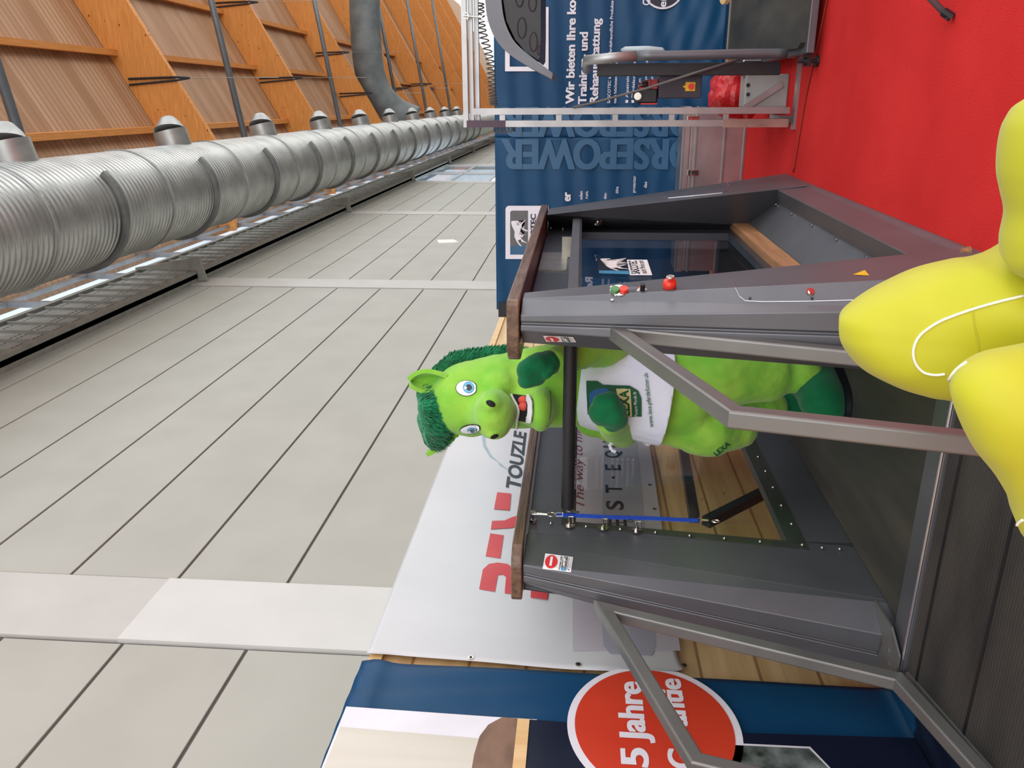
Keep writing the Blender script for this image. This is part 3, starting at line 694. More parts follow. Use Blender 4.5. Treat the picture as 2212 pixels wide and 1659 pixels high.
# ================================================================ THE LARGE TREADMILL (in its own turned frame)
tr = thing('horse_treadmill', 'large anthracite horse treadmill with wooden rails, glass side panes and a rubber entry ramp', 'treadmill', (4.5, 1.48, 0), TA)
ZR = 1.725
def wall_side(side):
    L = side == 'left'; s = 1 if L else -1; ymid = 1.48
    yi = 2.0 if L else .96                                   # inner face
    yo = lambda z: (2.39-.117*z) if L else (.57+.117*z)      # outer face leans in
    if L: nose = lambda z: 2.81+.205*z; yn1 = lambda z: 2.09-.045*z; yn2 = lambda z: 2.28-.105*z; bi = lambda z: 2.95+.22*z
    else: nose = lambda z: 2.68+.205*z; yn1 = lambda z: .875; yn2 = lambda z: .675+.08*z; bi = lambda z: 2.80+.205*z
    bo = lambda z: (nose(z)+.10)
    xe = 3.235
    def sec(z, X1):
        # near post outline in plan at height z, groove in the middle of the nose
        n = nose(z); a, b = yn1(z), yn2(z); g = (a+b)/2+(.006 if L else .002)
        return [(3.42 if L else X1, yi, z), (bi(z), yi, z), (n, a, z), (n, g-.008*s, z), (n+.012, g-.004*s, z), (n+.012, g+.004*s, z), (n, g+.008*s, z), (n, b, z), (bo(z), yo(z), z), (X1, yo(z), z)]
    bm = NB(); loft(bm, sec(0, xe), sec(ZR-.005, xe))
    post = obj('end_post', bm, M_anth, tr)
    bv = post.modifiers.new('b', 'BEVEL'); bv.width = .012; bv.segments = 3; bv.limit_method = 'ANGLE'; bv.angle_limit = math.radians(12)
    # far post
    bm = NB()
    def secf(z): 
        xf = 6.32-.27*z
        return [(5.46, yo(z), z), (xf-.08, yo(z), z), (xf, yo(z)+.07*-s, z), (xf, yi+.02*s, z), (xf-.08, yi, z), (5.9, yi, z), (5.86, yi+.05*s, z)]
    loft(bm, secf(0), secf(ZR-.005)); fp = obj('end_post', bm, M_anth, tr)
    bv = fp.modifiers.new('b', 'BEVEL'); bv.width = .01; bv.segments = 2; bv.limit_method = 'ANGLE'; bv.angle_limit = math.radians(12)
    # inner skin with window opening
    t = .05*s
    wn = lambda z: 3.44+.11*(z-.48) if L else 3.42
    wf_ = 5.62
    zb, zt = .49, 1.495
    bm = NB()
    def pz(pts): prism(bm, [(x, yi, z) for x, z in pts], (0, t, 0))
    xs_ = 3.42 if L else xe
    pz([(xs_, 0), (wn(zb), 0), (wn(zb), zb), (wn(zt), zt), (wn(zt), ZR-.01), (xs_, ZR-.01)])
    pz([(wn(0), 0), (5.9, 0), (5.9, zb), (wn(zb), zb)]); pz([(wn(zt), zt), (5.9, zt), (5.9, ZR-.01), (wn(zt), ZR-.01)]); pz([(wf_, zb), (5.9, zb), (5.9, zt), (wf_, zt)])
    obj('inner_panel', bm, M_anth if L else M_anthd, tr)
    # base beam with a sloping outer face
    q = lambda y: ymid+(y-ymid)*(1 if not L else -1) if not L else 2.96-y
    prof = [(.572, .0), (.572, .02), (.585, .06), (.602, .232), (.70, .20), (.86, .335), (.955, .335), (.955, 0)]
    bm = NB(); prism(bm, [(3.12, (y if not L else 2.96-y), z) for y, z in prof], (2.93, 0, 0)); bb_ = obj('base_beam', bm, M_anth, tr)
    bv = bb_.modifiers.new('b', 'BEVEL'); bv.width = .006; bv.segments = 2; bv.limit_method = 'ANGLE'; bv.angle_limit = math.radians(12)
    bm = NB(); Y = (lambda y: y) if not L else (lambda y: 2.96-y)
    ya, yb = sorted((Y(.86), Y(.925))); box(bm, 3.3, 5.85, ya, yb, .335, .445, .004); obj('bumper_board', bm, M_plank, tr)
    # lip shelf above the window
    bm = NB(); ya, yb = sorted((Y(.80), Y(.912))); box(bm, 3.3, 5.8, ya, yb, 1.485, 1.50); ya, yb = sorted((Y(.80), Y(.805))); box(bm, 3.3, 5.75, ya, yb, 1.485, 1.545); obj('window_ledge', bm, M_anth, tr)
    ya, yb = sorted((Y(.90), Y(.913)))
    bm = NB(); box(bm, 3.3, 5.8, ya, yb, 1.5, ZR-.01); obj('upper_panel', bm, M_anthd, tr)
    # glass
    bm = NB(); prism(bm, [(wn(.44)-.075, yi-.006*s, .405), (5.70, yi-.006*s, .405), (5.70, yi-.006*s, 1.557), (wn(1.52)-.05, yi-.006*s, 1.557)] if L else [(3.35, yi-.006*s, .42), (5.7, yi-.006*s, .42), (5.7, yi-.006*s, 1.55), (3.35, yi-.006*s, 1.55)], (0, .004*s, 0))
    obj('glass_pane', bm, G_clear if L else G_tint, tr)
    # wooden rail, inner near corner rounded
    y1, y2 = (1.945, 2.20) if L else (1.02, .755)
    xn = 3.15 if L else 3.03; r = .10
    pts = [(xn+r-r*math.sin(a), y1+(r-r*math.cos(a))*s, ZR) for a in [i*PI/2/8 for i in range(9)]]
    pts = [(5.86, y1, ZR)]+pts+[(xn, y2-.015*s, ZR), (xn+.015, y2, ZR), (5.86, y2, ZR)]
    bm = NB(); prism(bm, pts, (0, 0, .05)); rl = obj('wooden_rail', bm, M_oak, tr)
    bv = rl.modifiers.new('b', 'BEVEL'); bv.width = .006; bv.segments = 2; bv.limit_method = 'ANGLE'
    # rivets
    if L:
        for px in ((1190, 1130), (1266, 1137), (1340, 1143), (1416, 1150), (1490, 1157), (1565, 1163), (1642, 1170), (1733, 1177), (1776, 1183), (1814, 1186), (1710, 1132), (1688, 1092), (1670, 1053), (1654, 1018), (1638, 987)):
            p = lat(px, 1, yi-.008); bm = NB(); disc(bm, p, (0, -1, 0), .009, .002, 14); ellipsoid(bm, p+Vector((0, -.001, 0)), (.006, .007, .006), seg=12, rings=6); obj('rivet', bm, M_chrome, tr, smooth=True)
        for k, px in enumerate(((1230, 1135), (1303, 1140), (1375, 1146))):
            p = lat(px, 1, yi-.01); bm = NB(); disc(bm, p, (0, -1, 0), .026, .003, 24); disc(bm, p+Vector((0, -.003, 0)), (0, -1, 0), .011, .012, 6); tube(bm, [p+Vector((0, -.012, 0)), p+Vector((0, -.05, .004)), p+Vector((.0, -.05, -.016)), p+Vector((0, -.02, -.018))], .005, 8); o = obj('bar_bracket', bm, M_chrome, tr)
        p = lat((1152, 1129), 1, yi-.004); bm = NB(); disc(bm, p, (0, -1, 0), .016, .018, 8); tube(bm, [p, p+Vector((0, -.055, 0))], .005, 8); tube(bm, [p+Vector((0, -.055, 0))+Vector((0, .012*math.cos(a), .012*math.sin(a))) for a in [i*PI/6 for i in range(12)]], .004, 6, closed=True); obj('eye_bolt', bm, M_chrome, tr)
    else:
        for px in ((1242, 478), (1291, 478)):
            p = lat(px, 0, 5.62); bm = NB(); disc(bm, p, (-1, 0, 0), .03, .006, 20); ellipsoid(bm, p+Vector((-.01, 0, 0)), (.03, .02, .02), seg=14, rings=8); obj('cap_nut', bm, M_chrome, tr, smooth=True)
        for px in ((1190, 492), (1216, 494)):
            p = lat(px, 0, 5.66); bm = NB(); ellipsoid(bm, p, (.02, .014, .012), seg=14, rings=8); obj('cap_nut', bm, M_chrome, tr, smooth=True)
        bm = NB(); z = lambda v: v
        prism(bm, [(4.28, .893, 1.565), (4.28, .893, 1.715), (4.78, .893, 1.715), (4.78, .893, 1.535), (4.64, .893, 1.535), (4.64, .893, 1.565)], (0, .006, 0)); box(bm, 4.76, 4.78, .80, .893, 1.53, 1.60); obj('cover_plate', bm, M_stain, tr)
        # slots in the recessed strip
        bm = NB()
        for px in ((1660, 443), (1695, 463), (1739, 488), (1789, 519), (1850, 557)):
            p = lat(px, 1, .71); box(bm, p.x-.012, p.x+.012, .700, .707, .212, .222)
        obj('slot', bm, M_edge, tr)
    return post, fp
postL, farL = wall_side('left'); postR, farR = wall_side('right')
# running belt, bed, front gate
bm = NB(); box(bm, 2.83, 6.15, .955, 2.005, .12, .2, .02); belt = obj('running_belt', bm, M_belt, tr)
bm = NB(); box(bm, 2.66, 6.25, .9, 2.06, .03, .12); box(bm, 2.70, 2.832, .88, 2.13, .10, .212, .006)
bed = obj('bed_frame', bm, M_anth, tr)
bm = NB(); tube(bm, [(2.705, .9, .214), (2.705, 2.12, .214)], .006, 8); obj('edge_bar', bm, M_edge, tr)
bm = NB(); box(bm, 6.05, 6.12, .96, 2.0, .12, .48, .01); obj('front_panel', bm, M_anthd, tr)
bm = NB(); prism(bm, [(2.98, 1.995, .235), (2.80, 1.998, .228), (2.70, 2.06, .225), (2.70, 2.22, .225), (2.87, 2.25, .235), (2.84, 2.10, .235)], (0, 0, .008))
for x, y in ((2.79, 2.10), (2.765, 2.15)): disc(bm, (x, y, .234), (0, 0, 1), .013, .005, 14)
obj('corner_gusset', bm, M_guard, tr)
# ramp
bm = NB(); prism(bm, [(2.695, .90, .195), (1.85, .90, .012), (1.85, .90, .002), (2.66, .90, .10)], (0, 1.22, 0))
for x in (2.365, 2.05): 
    pass
rp = obj('entry_ramp', bm, M_ramp, tr)
bm = NB()
for x in (2.63, 2.36, 2.09):
    z = .195-(2.695-x)*.2166; prism(bm, [(x, .902, z+.001), (x+.012, .902, z+.0036), (x+.012, .902, z+.0046), (x, .902, z+.002)], (0, 1.216, 0))
obj('ramp_seam', bm, M_blk, rp)
bm = NB(); tube(bm, [(2.69, 2.13, .19), (1.86, 2.13, .016)], .012, 8, square=True); obj('ramp_edge', bm, M_guard, rp)
bm = NB(); tube(bm, [(2.69, .89, .19), (1.86, .89, .016)], .012, 8, square=True); obj('ramp_edge', bm, M_guard, rp)
# tubular ramp guards
def guard(y, w=.056, t=.055):
    out = [(3.03, 1.40), (2.13, 1.075), (1.88, .03), (2.66, .205)] if y < 1 else [(3.05, 1.40), (2.15, 1.09), (1.88, .03), (2.66, .225)]
    n = len(out); ins = []
    for i in range(n):
        a, b, c = Vector(out[i-1]), Vector(out[i]), Vector(out[(i+1) % n])
        d1 = (b-a).normalized(); d2 = (c-b).normalized(); n1 = Vector((-d1.y, d1.x)); n2 = Vector((-d2.y, d2.x))
        m = (n1+n2); m = m/m.length; k = w/max(.2, m.dot(n1)); ins.append(b+m*k)
    bm = NB()
    for i in range(n):
        j = (i+1) % n
        prism(bm, [(out[i][0], y, out[i][1]), (out[j][0], y, out[j][1]), (ins[j].x, y, ins[j].y), (ins[i].x, y, ins[i].y)], (0, t, 0))
    bmesh.ops.remove_doubles(bm, verts=bm.verts, dist=.0005)
    o = obj('ramp_guard', bm, M_guard, tr)
    bv = o.modifiers.new('b', 'BEVEL'); bv.width = .008; bv.segments = 3; bv.limit_method = 'ANGLE'; bv.angle_limit = math.radians(30)
    return o
gR = guard(.835); gL = guard(2.10)
# control panel on the chamfer of the near right post
CR = Caster(postR); CL = Caster(postL)
def lifted(cast, p, off=.004): return cast.hit(p, off)
def plate(cast, pts, th, m, par, name, off=.001, rot=TA):
    P = [cast.hit(p, off) for p in pts]; P = [TM.transposed() @ x for x in P]
    nrm = (P[1]-P[0]).cross(P[2]-P[0]).normalized()
    cl = TM.transposed() @ (CAM-Vector(P[0]))
    if nrm.dot(CAM-P[0]) < 0: nrm = -nrm
    # flatten onto the plane of the first three
    P = [x-nrm*(x-P[0]).dot(nrm) for x in P]
    bm = NB(); prism(bm, P, nrm*th); return obj(name, bm, m, par), P, nrm
pp = [(1.345, 'a')]
cp_n = Vector((-.45, -1, 0)).normalized(); cp_o = Vector((3.08, .742, 1.245))
cu_ = Vector((0, 0, 1)); cs_ = Vector((-cp_n.y, cp_n.x, 0)).normalized() * -1     # towards the nose
def cp(a, b, c): return cp_o+cs_*a+cu_*b+cp_n*c
bm = NB(); prism(bm, [cp(-.05, -.135, 0), cp(.05, -.135, 0), cp(.05, .135, 0), cp(-.05, .135, 0)], cp_n*.008, bev=.002); cpan = obj('control_plate', bm, M_anth, tr)
bm = NB()
for a in (-.04, .04):
    for b in (-.125, .125): disc(bm, cp(a, b, .008), cp_n, .006, .005, 12)
obj('screw', bm, M_chrome, cpan)
bm = NB(); c = cp(0, .098, .008); 
tube(bm, [c+cu_*.0, c+cp_n*.020], .034, 28); b0 = obj('switch_bezel', bm, M_chrome, cpan)
bm = NB(); tube(bm, [c+cu_*.016+cp_n*.020, c+cu_*.016+cp_n*.028], .017, 20); obj('start_button', bm, M_btng, cpan)
bm = NB(); tube(bm, [c-cu_*.017+cp_n*.020, c-cu_*.017+cp_n*.03], .017, 20); obj('stop_button', bm, M_btnr, cpan)
c = cp(0, .01, .008); bm = NB(); tube(bm, [c, c+cp_n*.018], [.025, .021], 24); obj('dial_bezel', bm, M_chrome, cpan)
bm = NB(); tube(bm, [c+cp_n*.018, c+cp_n*.05], [.010, .009], 16); obj('dial_knob', bm, M_blackp, cpan)
bm = NB(); ellipsoid(bm, cp(-.024, .012, .016), (.012, .012, .012), seg=14, rings=8); obj('indicator_lamp', bm, M_btnr, cpan, smooth=True)
c = cp(0, -.09, .008)
bm = NB(); prism(bm, [c+cs_*a+cu_*b for a, b in ((-.034, -.03), (.03, -.03), (.03, .03), (-.034, .03))], cp_n*.002); obj('emergency_label', bm, M_yl, cpan)
bm = NB(); tube(bm, [c, c+cp_n*.018], .017, 24); tube(bm, [c+cp_n*.018, c+cp_n*.022], .018, 24, mi=1); tube(bm, [c+cp_n*.022, c+cp_n*.052, c+cp_n*.066, c+cp_n*.07], [.023, .026, .023, .013], 24, mi=2); obj('emergency_stop', bm, [M_blackp, M_yl, M_btnr], cpan, smooth=True)
bm = NB(); k = c+cp_n*.085; tube(bm, [k+cu_*.014*math.cos(a)+cs_*.014*math.sin(a)-cs_*.0+cp_n*.003*math.sin(a) for a in [i*PI/9 for i in range(18)]], .003, 8, closed=True); disc(bm, k, cp_n, .012, .002, 16); obj('key_ring', bm, M_chrome, cpan)
bm = NB()
for a, b in ((.03, .03), (.03, .012), (.034, -.052)): prism(bm, [cp(a+x, b+z, .009) for x, z in ((-.012, -.006), (.010, -.006), (.010, .006), (-.012, .006))], cp_n*.001)
obj('legend_label', bm, M_wht, cpan)
# outlined service covers (rounded plates laid on the posts)
def outline(cast, pts, r, m, name, par, closed=True):
    P = []
    for i in range(len(pts)-(0 if closed else 1)):
        a, b = pts[i], pts[(i+1) % len(pts)]
        for k in range(6):
            q = (a[0]+(b[0]-a[0])*k/6, a[1]+(b[1]-a[1])*k/6); h_ = cast.hit(q, .0005)
            if h_: P.append(TM.transposed() @ h_)
    bm = NB(); tube(bm, P, r, 6, closed=closed); return obj(name, bm, m, par)
outline(CR, [(1583, 606), (1590, 625), (1597, 640), (1610, 650), (1650, 652), (1750, 651), (1860, 648), (1900, 643), (1912, 634), (1916, 622), (1908, 606)], .0022, M_edge, 'service_cover', postR, False)
bm = NB(); hq = TM.transposed() @ CR.hit((1750, 631), .001); nn = Vector((-.75, -.65, .05)).normalized(); disc(bm, hq, nn, .014, .006, 24); disc(bm, hq, nn, .008, .012, 16); obj('cover_lock', bm, M_chrome, postR)
for p in ((1620, 645), (1754, 645), (1905, 638)):
    bm = NB(); hq = TM.transposed() @ CR.hit(p, .001); disc(bm, hq, nn, .005, .003, 12); obj('cover_screw', bm, M_anthd, postR)
CFR = Caster(farR)
outline(CFR, [(1427, 412), (1434, 424), (1444, 428), (1500, 423), (1560, 417), (1571, 412), (1575, 403), (1568, 388)], .003, M_edge, 'service_cover', farR, False)
# warning triangle
bm = NB()
cw = Caster(postR, gR)
hq = [(1843, 598), (1873, 584), (1876, 596)]
P3 = [CR.hit(p, .0015) for p in ((1842, 594), (1868, 584), (1878, 596))]
if all(P3):
    bm = NB(); poly(bm, [TM.transposed() @ p for p in P3]); wt = obj('warning_triangle', bm, M_yl, postR)
c = lat((2086, 534), 2, .05); bm = NB(); disc(bm, (c.x, c.y+.02, .035), (0, 0, 1), .024, .006, 20); disc(bm, (c.x, c.y+.02, .041), (0, 0, 1), .018, .022, 6); obj('floor_bolt', bm, M_plank, tr)
for a, b in (((1470, 935), (1500, 1120)), ((1525, 1128), (1655, 1062))):
    A, B = lat(a, 1, 2.44), lat(b, 1, 2.44); bm = NB(); tube(bm, [A, B], .03, square=True); obj('outer_brace', bm, M_anthd, tr)
# lock-side stickers "Horses only"
def sticker(cast, Q, par, name='warning_sticker'):
    """corners in pixels as read: top-left, top-right, bottom-right, bottom-left; laid onto the post"""
    def hp(u, v, o):
        a, b, c, d = Q; x = (a[0]*(1-u)+b[0]*u)*(1-v)+(d[0]*(1-u)+c[0]*u)*v; y = (a[1]*(1-u)+b[1]*u)*(1-v)+(d[1]*(1-u)+c[1]*u)*v
        return TM.transposed() @ cast.hit((x, y), o)
    def patch(pts, o, m, nm, p):
        n = len(pts); cu, cv = sum(q[0] for q in pts)/n, sum(q[1] for q in pts)/n; bm = NB(); c = bm.verts.new(hp(cu, cv, o)); pr_ = None; E_ = []
        for i in range(n):
            for k in range(5): a, b = pts[i], pts[(i+1) % n]; E_.append((a[0]+(b[0]-a[0])*k/5, a[1]+(b[1]-a[1])*k/5))
        R3 = [[bm.verts.new(hp(cu+(q[0]-cu)*r, cv+(q[1]-cv)*r, o)) for q in E_] for r in (.33, .66, 1)]
        for i in range(len(E_)):
            j = (i+1) % len(E_); bm.faces.new((c, R3[0][i], R3[0][j]))
            for k in (0, 1): bm.faces.new((R3[k][i], R3[k+1][i], R3[k+1][j], R3[k][j]))
        return obj(nm, bm, m, p)
    def words(t, u0, u1, v0, hgt, o, nm, m, p, bold=0):
        bm = NB()
        for (tx, a, b, c, h) in t:
            vs, fs = text_bm(tx, bold); w = [bm.verts.new(hp(a+(b-a)*x, c-h*y, o)) for x, y in vs]
            for f in fs:
                try: bm.faces.new([w[i] for i in f])
                except ValueError: pass
        return obj(nm, bm, m, p)
    st = patch([(0, 0), (1, 0), (1, 1), (0, 1)], .002, M_wht, name, par)
    patch([(.5+.42*math.cos(a), .26+.22*math.sin(a)) for a in [i*PI/16 for i in range(32)]], .0042, M_lred, 'no_entry_disc', st)
    patch([(.2, .215), (.8, .215), (.8, .30), (.2, .30)], .0062, M_wht, 'no_entry_bar', st)
    words([('Horses only', .06, .95, .61, .07)], 0, 0, 0, 0, .0042, 'sticker_text', M_blk, st, .02)
    patch([(.22, .64), (.95, .64), (.95, .82), (.22, .82)], .0042, M_lgrey, 'sticker_logo_field', st)
    patch([(.05, .64), (.22, .64), (.22, .82), (.05, .82)], .0042, M_lblue, 'sticker_logo_strip', st)
    bm = NB(); poly(bm, [hp(1-((y-480)/720), .65+(x-268)/400*.16, .0062) for x, y in HZ]); obj('sticker_horse', bm, M_wht, st)
    words([('SASCOTEC', .2, .93, .89, .045), ('macht Pferde stark', .2, .93, .96, .032)], 0, 0, 0, 0, .0042, 'sticker_small_text', M_navy, st)
    return st
# read with the hall's up: picture left is up, so "left" of the sticker is at larger y
sticker(CL, [(1172, 1229), (1178, 1196), (1238, 1204), (1233, 1237)], postL)
sticker(CR, [(1180, 737), (1173, 724), (1238, 727), (1245, 738.5)], postR)
# sign on the right pane
def rpane(p, off=0): return lat(p, 1, .95-off)
P = [rpane(p, .0) for p in ((1361, 594), (1354, 561), (1398, 561), (1409, 594))]
def q(u, v, o=0): return P[0].lerp(P[1], u).lerp(P[3].lerp(P[2], u), v)+Vector((0, -o, 0))
bm = NB(); prism(bm, [q(0, 0), q(1, 0), q(1, 1), q(0, 1)], (0, .001, 0)); sg = obj('pane_sign', bm, M_wht, tr)
bm = NB(); text_on(bm, 'SASCOTEC', q(.06, .46, .001), q(.92, .46, .001), .05, (0, 0, 1), (0, 0, 0), .02); text_on(bm, 'macht Pferde stark', q(.08, .78, .001), q(.94, .78, .001), .034, (0, 0, 1), (0, 0, 0)); obj('sign_text', bm, M_navy, sg)
bm = NB(); prism(bm, [rpane(p, .0) for p in ((1294, 590), (1294, 584), (1357, 585), (1360, 592))], (0, .001, 0)); obj('sign_strip', bm, M_lblue, sg)
bm = NB()
hx = lambda x, y: rpane((1297+(x-268)*.163, 557+(y-490)*.043), .001)
poly(bm, [hx(x, y) for x, y in HZ]); obj('sign_horse', bm, M_wht, sg)
bm = NB(); P = [rpane(p, -.002) for p in ((1293, 588), (1292, 560), (1353, 561), (1358, 588))]; prism(bm, P, (0, .0008, 0)); obj('sign_field', bm, M_navy, sg)

# ---------------------------------------------------------------- breast bar, lead strap
YB0, YB1 = .965, 1.925
bar = thing('breast_bar', 'black padded round bar across the treadmill in front of the green figure', 'bar', (3.56, 1.45, 1.50), TA)
bm = NB(); tube(bm, [(3.56, 1.0, 1.528), (3.56, YB1, 1.528)], .0315, 24); o = obj('padding', bm, M_black, bar); autosmooth(o)
bm = NB(); tube(bm, [(3.56, YB1, 1.528), (3.56, 1.95, 1.528), (3.56, 1.955, 1.47)], .008, 10); tube(bm, [(3.56, .965, 1.528), (3.56, 1.0, 1.528)], .008, 10); disc(bm, (3.56, 1.0, 1.528), (0, -1, 0), .02, .003, 16); obj('end_pin', bm, M_chrome, bar)
def LP(p): return lat(p, 1, 1.945)
st = thing('lead_strap', 'blue webbing lead strap with snap hooks hanging from the left rail post', 'strap', (3.5, 1.95, .8), TA)
a, b = LP((1206, 1115)), LP((1508, 1123)); a = LP((1202, 1112))
bm = NB(); mid = [a.lerp(b, t/12)+Vector((.002*math.sin(t), 0, 0)) for t in range(13)]
w = .017
for i in range(12):
    prism(bm, [mid[i]+Vector((-w, 0, 0)), mid[i]+Vector((w, 0, 0)), mid[i+1]+Vector((w, 0, 0)), mid[i+1]+Vector((-w, 0, 0))], (0, .003, 0))
bmesh.ops.remove_doubles(bm, verts=bm.verts, dist=.0003); obj('webbing', bm, M_blue, st)
bm = NB(); c = LP((1191, 1111)); tube(bm, [c+Vector((.020*math.cos(t), 0, .020*math.sin(t))) for t in [i*PI/12 for i in range(24)]], .003, 8, closed=True); obj('ring', bm, M_chrome, st)
bm = NB(); c0, c1 = LP((1151, 1109)), LP((1182, 1111)); v = Vector((.007, 0, 0)); tube(bm, [c0+v, c0+Vector((0, 0, .008)), c0-v, c1-v*.6, c1+Vector((0, 0, -.004)), c1+v*.6], .003, 8, closed=True); obj('carabiner', bm, M_chrome, st)
bm = NB(); c0, c1 = LP((1202, 1112)), LP((1216, 1112)); tube(bm, [c0+Vector((-.017, -.002, 0)), c0+Vector((.017, -.002, 0)), c1+Vector((.017, -.002, 0)), c1+Vector((-.017, -.002, 0))], .003, 8, closed=True); obj('buckle', bm, M_chrome, st)
bm = NB(); c = LP((1513, 1123)); tube(bm, [c+Vector((-.016, 0, .005)), c+Vector((.016, 0, .005)), c+Vector((.016, 0, -.006)), c+Vector((-.016, 0, -.006))], .0028, 8, closed=True); c1 = LP((1530, 1124)); tube(bm, [c+Vector((0, 0, -.006)), c1], .0055, 10); c2 = LP((1546, 1126)); tube(bm, [c2+Vector((.012*math.cos(t), 0, .018*math.sin(t))) for t in [i*PI/12 for i in range(24)]], .0035, 8, closed=True); obj('snap_hook', bm, M_chrome, st)
bm = NB(); tube(bm, [LP(p) for p in ((1250, 1133), (1290, 1133), (1320, 1131), (1352, 1128))], .0025, 8); tube(bm, [LP((1362, 1125))+Vector((.012*math.cos(t), 0, .012*math.sin(t))) for t in [i*PI/9 for i in range(18)]], .002, 8, closed=True)
settag(obj('safety_cord', bm, M_blackp, rot=TA), 'thin black safety cord with a split ring beside the blue strap', 'cord')

# ================================================================ THE FIGURE IN THE GREEN HORSE COSTUME
FX = 3.98
def fp_(x, y, d=0): return at((x, y), 0, FX-d)
U_ = 4.3/1750*1.0      # metres per pixel at the figure
def R_(px): return px*U_
person = thing('person', 'person in lime green plush horse costume and white T-shirt standing on the treadmill', 'person', (FX, 1.45, .2))
# body: one continuous surface from neck to ankles with both arms
bm = NB()
def cap(a, b, ra, rb, n=10): capsule(bm, fp_(*a), fp_(*b), R_(ra), R_(rb), n)
cap((1205, 838, .0), (1290, 845, .0), 72, 72)          # neck to shoulders
cap((1290, 845, 0), (1370, 852, .02), 70, 72)
cap((1370, 852, .02), (1465, 858, .02), 72, 86)
cap((1285, 812, 0), (1262, 790, .0), 52, 44); cap((1285, 880, 0), (1285, 905, .0), 50, 42)
cap((1272, 790, .0), (1318, 752, .06), 44, 38); cap((1318, 752, .06), (1262, 762, .20), 38, 32); cap((1262, 762, .20), (1205, 778, .33), 32, 27)   # raised arm
cap((1290, 900, .0), (1345, 935, .05), 40, 34); cap((1345, 935, .05), (1330, 928, .22), 33, 30); cap((1330, 928, .22), (1318, 908, .36), 30, 30)      # lowered arm
cap((1450, 815, .02), (1560, 808, .08), 62, 66); cap((1560, 808, .08), (1655, 805, .06), 66, 58, 12); cap((1655, 805, .06), (1692, 806, .05), 56, 44)
cap((1712, 806, .05), (1735, 808, .06), 42, 42)
cap((1440, 895, .0), (1530, 925, .05), 62, 62); cap((1530, 925, .05), (1585, 920, .0), 60, 50); cap((1590, 905, -.04), (1650, 880, -.16), 44, 36)
cap((1640, 885, -.12), (1668, 880, -.16), 36, 34)
me = remesh(bm, .014, 5, noise=.026, nscale=.11)
body = obj('body', me, M_plush, person)
# shirt
bm = NB()
cap((1268, 842, .01), (1300, 846, .02), 74, 80); cap((1300, 846, .02), (1375, 852, .04), 82, 93); cap((1375, 852, .04), (1440, 856, .05), 93, 104)
me = remesh(bm, .012, 4, noise=.012, nscale=.12)
bmm = NB(); bmm.from_mesh(me); bpy.data.meshes.remove(me)
# cut the shirt open at neck and hem
zt = fp_(1247, 845).z; zb_ = fp_(1432, 850).z
for z, n_, up in ((zt, 1, 1), (zb_, -1, -1)):
    geo = bmm.verts[:]+bmm.edges[:]+bmm.faces[:]
    r_ = bmesh.ops.bisect_plane(bmm, geom=geo, plane_co=(FX, 1.45, z), plane_no=(0, .12 if up < 0 else -.1, up), clear_outer=True)
for f in bmm.faces: f.smooth = True
shirt = obj('t_shirt', bmm, M_cloth, person)
shirt.data.update(); sd = shirt.modifiers.new('s', 'SOLIDIFY'); sd.thickness = .006; sd.offset = 1
for p in shirt.data.polygons: p.use_smooth = True
# flared corner of the hem
bm = NB(); q0 = [fp_(*p) for p in ((1372, 925, .17), (1420, 890, .235), (1430, 905, .22), (1418, 935, .17), (1400, 966, .12), (1382, 948, .14))]
poly(bm, q0); bmesh.ops.subdivide_edges(bm, edges=bm.edges, cuts=3, use_grid_fill=True)
for v in bm.verts: v.co.x += .012*math.sin(v.co.y*40+v.co.z*30)
hem = obj('shirt_hem', bm, M_cloth, shirt, smooth=True); hem.modifiers.new('s', 'SOLIDIFY').thickness = .006
# print on the shirt
CS = Caster(shirt)
def dec(name, pts, m, par, cast, off): 
    b_ = NB(); decal(b_, cast, pts, off); return obj(name, b_, m, par)
def edges_(pts, k=5):
    out = []
    for i in range(len(pts)):
        a, b = pts[i], pts[(i+1) % len(pts)]; out += [(a[0]+(b[0]-a[0])*t/k, a[1]+(b[1]-a[1])*t/k) for t in range(k)]
    return out
dec('shirt_print', edges_([(1268, 824), (1290, 824), (1303, 832), (1360, 834), (1380, 845), (1386, 860), (1387, 898), (1352, 899), (1348, 892), (1271, 893)]), M_logog, shirt, CS, .011)
dec('print_yellow', edges_([(1332, 840), (1362, 841), (1366, 897), (1342, 898)]), M_logoy, shirt, CS, .013)
dec('print_blue', edges_([(1274, 850), (1285, 842), (1310, 838), (1318, 846), (1316, 862), (1296, 868), (1283, 878), (1275, 868)]), M_logob, shirt, CS, .013)
bm = NB(); decal_text(bm, CS, 'LEXA', (1361, 895), (1358, 843), 20, .016, .03); decal_text(bm, CS, '', (0, 0), (0, 1), 1) if False else None; obj('print_name', bm, M_logog, shirt)
bm = NB(); decal_text(bm, CS, 'Futtert Pferde fit', (1379, 897), (1375, 846), 8, .015, 0, .3); obj('print_motto', bm, M_wht, shirt)
bm = NB(); decal_text(bm, CS, 'www.lexa-pferdefutter.de', (1412, 918), (1400, 808), 10, .014, .005, .3); obj('print_web_address', bm, M_logog, shirt)
